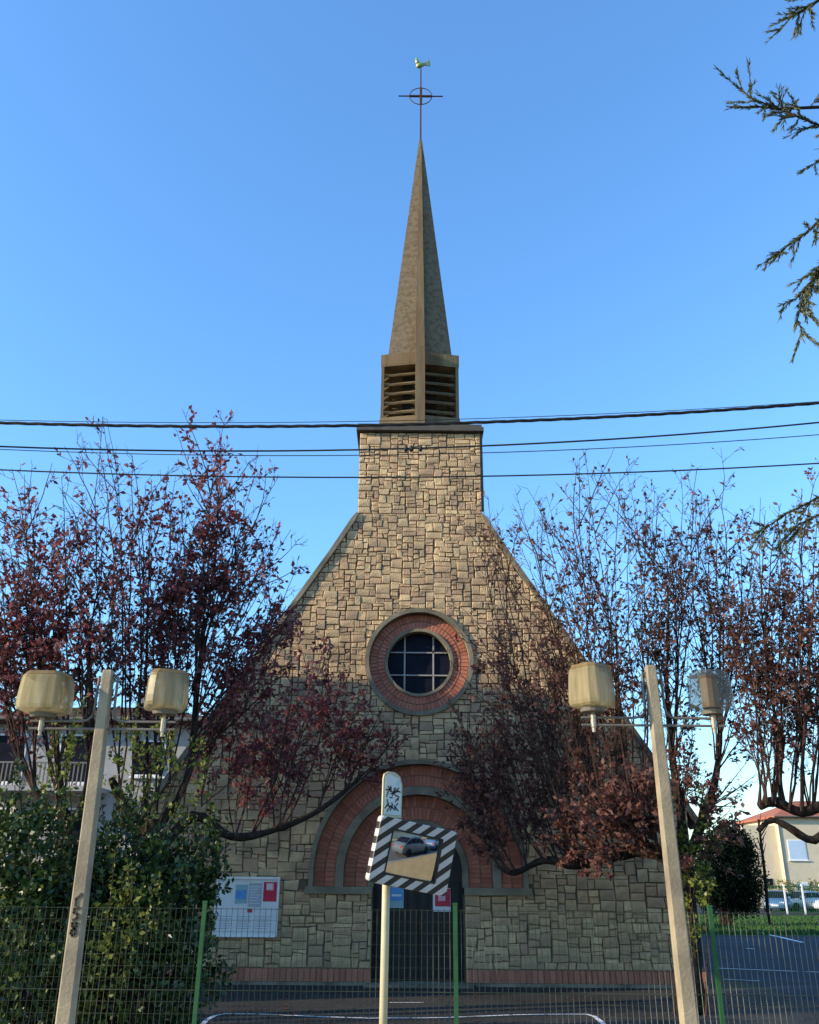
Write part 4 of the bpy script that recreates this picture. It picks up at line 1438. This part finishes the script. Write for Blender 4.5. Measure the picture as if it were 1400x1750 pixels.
# dark conifer hedge beyond the court
HY = 46
shrub('cypress_hedge', gnd(1262, HY), [bl(x_, y_, HY + .1 * k_, .62, .9, h_) for k_, (x_, y_, h_) in enumerate(((1205, 1500, 1.4), (1226, 1488, 1.9), (1246, 1482, 2.15), (1264, 1484, 2.1), (1278, 1490, 1.9), (1212, 1525, 1.0), (1235, 1525, 1.0), (1258, 1525, 1.0), (1277, 1525, 1.0)))],
      3600, 10, .12, M['leaf_dark'], 'tall dark cypress hedge on the lawn behind the court', 'hedge', 46, 20, spread=.4)
b = MB()
tp = at(1296, 1400, 47); bt = at(1310, 1548, 47); bt.z = 0
b.tube([(0, 0, 0), ((tp.x - bt.x) * .5 + .05, 0, tp.z * .5), (tp.x - bt.x, 0, tp.z)], [.09, .075, .05], 8)
sl = tag(empty('slim_tree', bt), 'slim bare tree trunk beside the dark cypress hedge', 'tree')
b.build('trunk', M['bark'], sl)
b = MB()
for k in range(9):
    z = tp.z * rnd.uniform(.45, 1); x = (tp.x - bt.x) * z / tp.z
    b.tube([(x, 0, z), (x + rnd.uniform(-.7, .7), rnd.uniform(-.4, .4), z + rnd.uniform(.4, 1.1))], [.04, .01], 5)
b.build('branch', M['twig'], sl)

# ------------------------------------------------------------------ cedar: trunk beside the street, boughs hanging into the picture
P = Plant(51)
gc = Vector((6.6, 5.6, 0))
P.limb([gc, gc + Vector((.05, 0, 4)), gc + Vector((-.05, .1, 8)), gc + Vector((0, 0, 13))], .3, .06)
def needles(p, q, n, l):
    d = (q - p).normalized()
    for _ in range(n):
        t = P.r.random()
        v = P.rdir(); v = (v - d * v.dot(d)).normalized()
        P.leaf(p.lerp(q, t), d * 2.6 + v, l * P.r.uniform(.7, 1.2), .16)
def spray(a, c, ls, droop, per):
    for _ in range(max(1, int(per * (c - a).length))):
        p = a.lerp(c, P.r.random())
        d = ((c - a).normalized() * .6 + P.rdir(-droop) * .8).normalized()
        l = ls * P.r.uniform(.5, 1.3)
        q = p + d * l
        P.tw.tube([p, q], [.005, .0015], 4, cap=False)
        needles(p, q, int(l * 120), .055)
        for _k in range(2):
            p2 = p.lerp(q, P.r.uniform(.3, .8)); q2 = p2 + (d + P.rdir(-droop) * .8).normalized() * l * .5
            P.tw.tube([p2, q2], [.003, .0012], 3, cap=False)
            needles(p2, q2, int(l * 70), .055)
def bough(pts, Y, side_n, ls, droop):
    W = [at(px, py, y_) for (px, py), y_ in zip(pts, Y)]
    n = len(W) - 1
    base = gc + Vector((0, 0, W[0].z - .2))
    mids = [base.lerp(W[0], t) + Vector((0, 0, .22 * math.sin(math.pi * t) - .12 * math.sin(2 * math.pi * t))) for t in (.25, .5, .75)]
    for a, c in zip([base] + mids, mids + [W[0]]):
        spray(a, c, ls * 1.6, droop, 9)
    P.tw.tube([base] + mids + [W[0]], [.045, .036, .027, .018, .011], 6, cap=False)
    P.tw.tube(W, [.010 - .0075 * i / n for i in range(n + 1)], 5, cap=False)
    for i in range(n):
        a, c = W[i], W[i + 1]
        needles(a, c, int((c - a).length * 260), .05)
        for _ in range(int(side_n * (c - a).length)):
            t = P.r.random()
            p = a.lerp(c, t)
            d = ((c - a).normalized() * .75 + P.rdir(-droop) * .75).normalized()
            l = ls * 1.5 * P.r.uniform(.35, 1.0)
            q = p + d * l
            P.tw.tube([p, q], [.0042, .0012], 4, cap=False)
            needles(p, q, int(l * 210), .045)
            if P.r.random() < .55:
                p2 = p.lerp(q, .5); q2 = p2 + (d + P.rdir(-droop) * .7).normalized() * l * .45
                P.tw.tube([p2, q2], [.004, .0015], 4, cap=False)
                needles(p2, q2, int(l * 150), .04)
bough([(1470, 240), (1400, 214), (1360, 198), (1320, 180), (1290, 172), (1262, 150)], [5.2, 5.1, 5, 5, 4.95, 4.95], 24, .17, .25)
bough([(1330, 186), (1295, 182), (1262, 183), (1248, 184)], [5, 5, 4.95, 4.95], 12, .1, .2)
bough([(1470, 250), (1420, 262), (1365, 296)], [5.2, 5.1, 5.05], 5, .1, .5)
bough([(1470, 350), (1420, 360), (1378, 398), (1340, 425), (1318, 440)], [5.2, 5.15, 5.1, 5.1, 5.1], 24, .15, .6)
bough([(1470, 430), (1405, 450), (1375, 500), (1362, 545), (1378, 575)], [5.2, 5.1, 5.1, 5.1, 5.1], 30, .17, .7)
bough([(1460, 400), (1400, 470), (1360, 510), (1338, 520)], [5.2, 5.1, 5.1, 5.1], 22, .14, .6)
bough([(1470, -30), (1410, -8), (1380, 12), (1352, 30)], [4.6, 4.6, 4.6, 4.6], 34, .18, .4)
bough([(1470, 800), (1400, 850), (1340, 880), (1290, 915)], [5.6, 5.6, 5.6, 5.6], 20, .16, .6)
bough([(1470, 850), (1400, 880), (1350, 905)], [5.6, 5.6, 5.6], 26, .18, .6)
for k in range(46):                              # the rest of the crown, round the far side of the trunk
    z = 2.6 + 10.0 * k / 46
    az = R(-105) + R(215) * ((k * .618) % 1.0)
    ln_ = (3.0 - .17 * z) * P.r.uniform(.8, 1.1) + .5
    e = gc + Vector((math.cos(az) * ln_, math.sin(az) * ln_, z + P.r.uniform(-.5, .1)))
    st = gc + Vector((0, 0, z))
    m1 = st.lerp(e, .5) + Vector((0, 0, .2))
    P.tw.tube([st, m1, e], [.045, .025, .006], 6, cap=False)
    spray(st.lerp(m1, .3), m1, .38, .6, 9); spray(m1, e, .38, .6, 13)
cedar = tag(empty('cedar_tree', gc), 'cedar with drooping needle twigs hanging into the blue sky', 'tree')
for o_ in (P.big, P.tw):
    o_.v = [(v[0] - gc.x, v[1] - gc.y, v[2]) for v in o_.v]
P.lv = [tuple((p[0] - gc.x, p[1] - gc.y, p[2]) for p in q) for q in P.lv]
P.finish(cedar, M['needle'])

# ------------------------------------------------------------------ lawn and fallen leaves
gr_ = np.random.RandomState(4)
n = 26000
x = gr_.uniform(7, 44, n); y = 37.3 + 24 * gr_.rand(n) ** 1.3
hgt = gr_.uniform(.05, .14, n); a = gr_.uniform(0, 6.28, n)
wx, wy = np.cos(a) * .035, np.sin(a) * .035
V = np.stack([np.stack([x - wx, y - wy, np.zeros(n)], 1), np.stack([x + wx, y + wy, np.zeros(n)], 1),
              np.stack([x + gr_.normal(0, .03, n), y + gr_.normal(0, .03, n), hgt], 1)], 1).reshape(-1, 3)
tag(arrays_mesh('lawn_grass', V, np.arange(3 * n).reshape(-1, 3), [M['grass']]), kind='stuff')
sheet('lawn', [(6, 37.02), (70, 37.02), (70, 62), (6, 62)], .001, M['grass'])
n = 1500
x = np.concatenate([gr_.uniform(-8, 6.4, n), gr_.uniform(6.7, 14, 300)]); y = np.concatenate([gr_.uniform(9.6, 17.6, n), gr_.uniform(9.6, 16, 300)])
n = len(x)
a = gr_.uniform(0, 6.28, n); s = gr_.uniform(.025, .045, n)
ux, uy = np.cos(a) * s, np.sin(a) * s
z = gr_.uniform(.006, .02, n)
V = np.stack([np.stack([x - ux, y - uy, z], 1), np.stack([x - uy * .6, y + ux * .6, z + .01], 1), np.stack([x + ux, y + uy, z + .004], 1), np.stack([x + uy * .6, y - ux * .6, z + .012], 1)], 1).reshape(-1, 3)
tag(arrays_mesh('fallen_leaves', V, np.arange(4 * n).reshape(-1, 4), [M['leaf_brown']]), kind='stuff')


# ------------------------------------------------------------------ houses
def house(name, x0, x1, y0, y1, h, roof_h, m_wall, m_roof, wins, label, extra=None, over=.45, m_win=None):
    """walls, hipped roof, windows given as (x, z, w, h) on the side facing the street"""
    root = tag(empty(name, ((x0 + x1) / 2, y0, 0)), label, 'house')
    cx = (x0 + x1) / 2
    b = MB(); b.box(x0 - cx, x1 - cx, 0, y1 - y0, 0, h); wall = b.build('wall', m_wall, root)
    b = MB()
    X0, X1, Y0, Y1 = x0 - cx - over, x1 - cx + over, -over, y1 - y0 + over
    ym, ins = (Y0 + Y1) / 2, min((Y1 - Y0) / 2, (X1 - X0) / 2) * .8
    v = [(X0, Y0, h + .01), (X1, Y0, h + .01), (X1, Y1, h + .01), (X0, Y1, h + .01), (X0, Y0, h + .16), (X1, Y0, h + .16), (X1, Y1, h + .16), (X0, Y1, h + .16), (X0 + ins, ym, h + roof_h), (X1 - ins, ym, h + roof_h)]
    b.add(v, [(3, 2, 1, 0), (0, 1, 5, 4), (1, 2, 6, 5), (2, 3, 7, 6), (3, 0, 4, 7), (4, 5, 9, 8), (5, 6, 9), (6, 7, 8, 9), (7, 4, 8)])
    rf = b.build('roof', m_roof, root)
    b = MB()                                              # tile courses as raised ridges on the front slope
    nrow = int(roof_h / .28) + 2
    for k in range(1, nrow):
        t = k / nrow
        p, q = Vector(v[4]).lerp(Vector(v[8]), t), Vector(v[5]).lerp(Vector(v[9]), t)
        b.tube([p, q], .035, 4)
    tag(b.build('tile_course', m_roof, rf), kind='stuff')
    b = MB(); b.box(.8, 1.4, (y1 - y0) * .5, (y1 - y0) * .5 + .5, h + roof_h * .5, h + roof_h + .7); b.build('chimney', m_wall, rf)
    for (wx, wz, ww, wh) in wins:
        b = MB(); b.box(wx - cx - ww / 2, wx - cx + ww / 2, -.05, .004, wz, wz + wh)
        w_ = b.build('window', M['white_paint'], root)
        b = MB(); b.box(wx - cx - ww / 2 + .08, wx - cx + ww / 2 - .08, -.065, -.052, wz + .08, wz + wh - .08); b.build('pane', m_win or M['glass_dark'], w_)
        b = MB(); b.box(wx - cx - ww / 2 - .1, wx - cx + ww / 2 + .1, -.14, -.003, wz - .08, wz - .005); b.build('sill', M['white_paint'], w_)
    b = MB(); b.tube([(X0, Y0 - .05, h + .10), (X1, Y0 - .05, h + .10)], .07, 8); b.tube([(X0 + over, -.06, h + .02), (X0 + over, -.06, .05)], .045, 6)
    b.build('gutter', M['arm'], root)
    if extra:
        extra(root)
    return root


# cream house with red tiles, beyond the parking yard
EY = 84
xl, xr = at(1336, 1450, EY).x, at(1336, 1450, EY).x + 16
eh = at(1350, 1398, EY).z
pw = at(1365, 1470, EY)
def cream_extra(root):
    cx = root.location.x
    b = MB(); b.box(xl - cx - 3.0, xl - cx - .01, .8, 8, 0, eh - .6); o = b.build('side_wing', M['house_cream'], root)
    b = MB(); b.box(xl - cx - 1.6, xl - cx - .9, .74, .80, 1.6, 2.4); b.build('wing_window', M['glass_dark'], o)
    b = MB(); b.prism([(xl - cx + 3.4, 2.4), (xl - cx + 9, 2.2), (xl - cx + 9, 2.35), (xl - cx + 3.4, 2.55)], -1.4, -.01); b.build('awning', M['white_paint'], root)
house('cream_house', xl, xr, EY, EY + 10, eh, 1.9, M['house_cream'], M['red_tile'],
      [(pw.x, pw.z, 1.6, 1.7), (pw.x + 4.2, pw.z, 1.6, 1.7), (pw.x, .6, 1.4, 1.5), (pw.x + 8, pw.z, 1.6, 1.7), (pw.x + 4.2, .9, 1.6, 1.4)],
      'cream house with red tiled roof and pale blue shutters beyond the court', cream_extra, m_win=M['shutter_blue'])

# white house behind the left trees
WY = 36
wl, wr = at(-90, 1300, WY).x, at(345, 1300, WY).x
wh = at(150, 1238, WY).z
def white_extra(root):
    cx = root.location.x
    for z, x0, x1 in ((wh - 2.5, wl + 1.5, wl + 6.5), (wh - 5.3, wl + 2.5, wl + 7.5)):
        b = MB(); b.box(x0 - cx, x1 - cx, -1.3, -.003, z - .18, z); o = b.build('balcony', M['house_white'], root)
        b = MB(); b.box(x0 - cx, x1 - cx, -1.3, -1.24, z + .82, z + .88)
        for k in range(int((x1 - x0) / .16)):
            b.box(x0 - cx + k * .16, x0 - cx + k * .16 + .05, -1.29, -1.25, z + .002, z + .82)
        b.build('railing', M['arm'], o)
w0 = wl
house('white_house', wl, wr, WY, WY + 9, wh, 1.5, M['house_white'], M['roof_tile'],
      [(w0 + 2.4, wh - 2.3, 1.3, 1.9), (w0 + 5.0, wh - 2.3, 1.3, 1.9), (w0 + 8.0, wh - 2.0, 1.2, 1.4), (w0 + 2.4, wh - 5.1, 1.3, 1.9), (w0 + 5.6, wh - 5.1, 1.3, 1.9), (w0 + 8.2, wh - 4.9, 1.2, 1.4)],
      'white house with balconies and brown roof seen through the left trees', white_extra, over=.7)

# unseen house added to shade the church front, roof sloped for the shadow edge
th = tag(empty('shade_house', (-14.2, 12.0, 0)), 'unseen tall cream house added left of the churchyard to shade the church front', 'house')
prof = [(0, 0), (0, 10.5), (.9, 10.8), (7.2, 4.8), (7.2, 0)]
b = MB(); b.add([(0, y, z) for y, z in prof] + [(-13, y, z) for y, z in prof],
                [(0, 1, 2, 3, 4), (9, 8, 7, 6, 5), (0, 5, 6, 1), (1, 6, 7, 2), (2, 7, 8, 3), (3, 8, 9, 4), (4, 9, 5, 0)])
b.build('wall', M['house_cream'], th)
b = MB()
for (ya, za), (yb, zb_) in (((-.35, 10.45), (.9, 10.81)), ((.9, 10.81), (7.5, 4.55))):
    b.add([(x, y, z + dz) for x in (.3, -13.3) for y, z in ((ya, za), (yb, zb_)) for dz in (.01, .16)],
          [(0, 1, 3, 2), (4, 6, 7, 5), (0, 4, 5, 1), (2, 3, 7, 6), (1, 5, 7, 3), (0, 2, 6, 4)])
b.build('roof', M['roof_tile'], th)
for y, z in ((1.6, 1.0), (4.4, 1.0), (1.6, 4.2), (4.4, 4.2), (1.6, 7.0)):
    b = MB(); b.box(.003, .05, y, y + 1.1, z, z + 1.6); w_ = b.build('window', M['white_paint'], th)
    b = MB(); b.box(.052, .065, y + .08, y + 1.02, z + .08, z + 1.52); b.build('pane', M['glass_dark'], w_)


# ------------------------------------------------------------------ cars
def make_car(paint):
    root = empty('parked_car')
    L_ = [(-2.0, .30, .62, .62, .70), (-1.9, .22, .72, .74, .78), (-1.35, .2, .82, .86, .82), (-.95, .2, .86, .90, .83), (-.25, .2, .90, 1.42, .84), (.35, .2, .92, 1.47, .84),
          (1.05, .2, .92, 1.42, .84), (1.65, .22, .92, 1.02, .83), (1.95, .26, .86, .92, .79), (2.02, .34, .7, .72, .74)]
    b = MB(); b.s = True
    rings = []
    for x, z0, zb, zr, w in L_:
        k = .76 if zr > 1.2 else .93
        half = [(w * .9, z0), (w, z0 + .18), (w, zb - .12), (w * .97, zb), (w * k, zr - .05), (w * k * .8, zr)]
        rings.append([(x, y, z) for y, z in half] + [(x, -y, z) for y, z in half[::-1]])
    b.loft(rings)
    b.build('body', paint, root)
    def sect(i, t, off):
        x, z0, zb, zr, w = L_[i]
        k = .76 if zr > 1.2 else .93
        a, c = Vector((x, w * .97, zb)), Vector((x, w * k, zr - .05))
        p = a.lerp(c, t); return Vector((p.x, p.y + off, p.z + .004))
    for s in (-1, 1):
        for i, j, nm in ((3, 4, 'side_window'), (4, 5, 'side_window'), (5, 6, 'side_window'), (6, 7, 'side_window')):
            q = [sect(i, .1, .012), sect(j, .1, .012), sect(j, .88, .012), sect(i, .88, .012)]
            m_ = sum((v for v in q), Vector()) / 4
            q = [m_ + (v - m_) * .92 for v in q]
            b = MB(); b.add([(v.x, v.y * s, v.z) for v in q] + [(v.x, (v.y - .03) * s, v.z) for v in q], [(0, 1, 2, 3), (7, 6, 5, 4), (0, 4, 5, 1), (1, 5, 6, 2), (2, 6, 7, 3), (3, 7, 4, 0)])
            b.build(nm, M['glass_dark'], root)
    for (xa, za, xb, zb2, nm) in ((-.90, .93, -.29, 1.38, 'windscreen'), (1.62, 1.04, 1.09, 1.38, 'rear_window')):
        n = Vector((-(zb2 - za), 0, (xb - xa))).normalized() * (.03 if xb > xa else -.03)
        b = MB(); q = [(xa, -.72, za), (xa, .72, za), (xb, .60, zb2), (xb, -.60, zb2)]
        b.add([(x_ + n.x, y_, z_ + n.z) for x_, y_, z_ in q] + [(x_, y_, z_) for x_, y_, z_ in q], [(0, 1, 2, 3), (7, 6, 5, 4), (0, 4, 5, 1), (1, 5, 6, 2), (2, 6, 7, 3), (3, 7, 4, 0)])
        b.build(nm, M['glass_dark'], root)
    for x in (-1.28, 1.3):
        for s in (-1, 1):
            b = MB(); b.lathe([(.2, -.1), (.31, -.1), (.325, -.06), (.325, .06), (.31, .1), (.2, .1)], 20)
            wl_ = b.build('wheel', M['tyre'], root); wl_.location = (x, s * .76, .325); wl_.rotation_euler = (math.pi / 2, 0, 0)
            b = MB(); b.lathe([(.02, -.085), (.2, -.095), (.2, .095), (.02, .085)], 12); b.build('rim', M['rim'], wl_)
    for s in (-1, 1):
        b = MB(); b.box(-1.99, -1.86, s * .52 - .14, s * .52 + .14, .56, .68); b.build('headlight', M['lamp_light'], root)
        b = MB(); b.box(1.92, 2.03, s * .60 - .1, s * .60 + .1, .66, .84); b.build('tail_light', M['lamp_red'], root)
        b = MB(); b.box(-.72, -.58, s * .95 - .09, s * .95 + .09, .92, 1.05); b.build('wing_mirror', paint, root)
    b = MB(); b.box(-2.045, -1.985, -.26, .26, .38, .49); b.build('number_plate', M['white_paint'], root)
    return root


GRP = 'parked cars'
car = make_car(M['car_blue'])
p = at(1329, 1540, 74)
car.location = (p[0], p[1], 0); car.rotation_euler = (0, 0, R(62))
tag(car, 'blue car parked by the cream house, the one beside the dark hedge', 'car', GRP)
c2 = make_car(M['car_silver']); p = at(1371, 1540, 74)
c2.location = (p[0], p[1], 0); c2.rotation_euler = (0, 0, R(18))
tag(c2, 'pale silver blue car parked in front of the cream house', 'car', GRP)
c3 = make_car(M['car_white']); p = at(1424, 1540, 74)
c3.location = (p[0], p[1], 0); c3.rotation_euler = (0, 0, R(15))
tag(c3, 'white car parked at the edge beyond the court', 'car', GRP)
# parked on the street, caught in the traffic mirror
for (x, y, rz, mm, lab) in ((6.9, 1.3, 182, 'car_grey', 'dark grey car parked in the street, caught in the traffic mirror'),
                            (11.9, 1.3, 179, 'car_blue', 'blue car parked in the street behind the dark grey one')):
    c4 = make_car(M[mm]); c4.location = (x, y, 0); c4.rotation_euler = (0, 0, R(rz))
    tag(c4, lab, 'car', GRP)

# fence of the parking yard
KY = 66
ff = tag(empty('railing_fence', (at(1312, 1540, KY).x, KY, 0)), 'low fence with white posts before the parked cars', 'fence')
for k in range(9):
    b = MB(); b.box(-.05, .05, -.05, .05, 0, 1.9); o = b.build('post', M['white_paint'], ff); o.location = (k * 1.25, 0, 0)
for k in range(8):
    b = MB()
    for i in range(1, 10):
        b.box(k * 1.25 + i * .125 - .01, k * 1.25 + i * .125 + .01, -.01, .01, .1, 1.75)
    b.box(k * 1.25 + .051, (k + 1) * 1.25 - .051, -.025, -.011, 1.7, 1.76); b.box(k * 1.25 + .051, (k + 1) * 1.25 - .051, -.025, -.011, .12, .18)
    tag(b.build('rail_panel', M['green_post'], ff), kind='stuff')
shrub('clipped_hedge', (at(1370, 1540, 81).x, 81, 0), [(Vector((at(1370, 1540, 81).x + dx, 81, 1.2)), (1.8, .5, 1.1)) for dx in (-1, 1.5, 4)],
      420, 9, .16, M['leaf_lime'], 'low yellow green hedge at the foot of the cream house', 'hedge', 61, 0, spread=.35)
# garden wall and house across the street, facing the mirror
b = MB(); b.box(-30, 40, 0, .25, 0, 1.1)
gw = tag(empty('garden_wall', (0, -9.8, 0)), 'low rendered garden wall across the street', 'wall')
b.build('wall_body', M['house_cream'], gw)
b = MB(); b.box(-30.05, 40.05, -.05, .30, 1.102, 1.18); b.build('wall_cap', M['kerb'], gw)
bpy.context.view_layer.update()
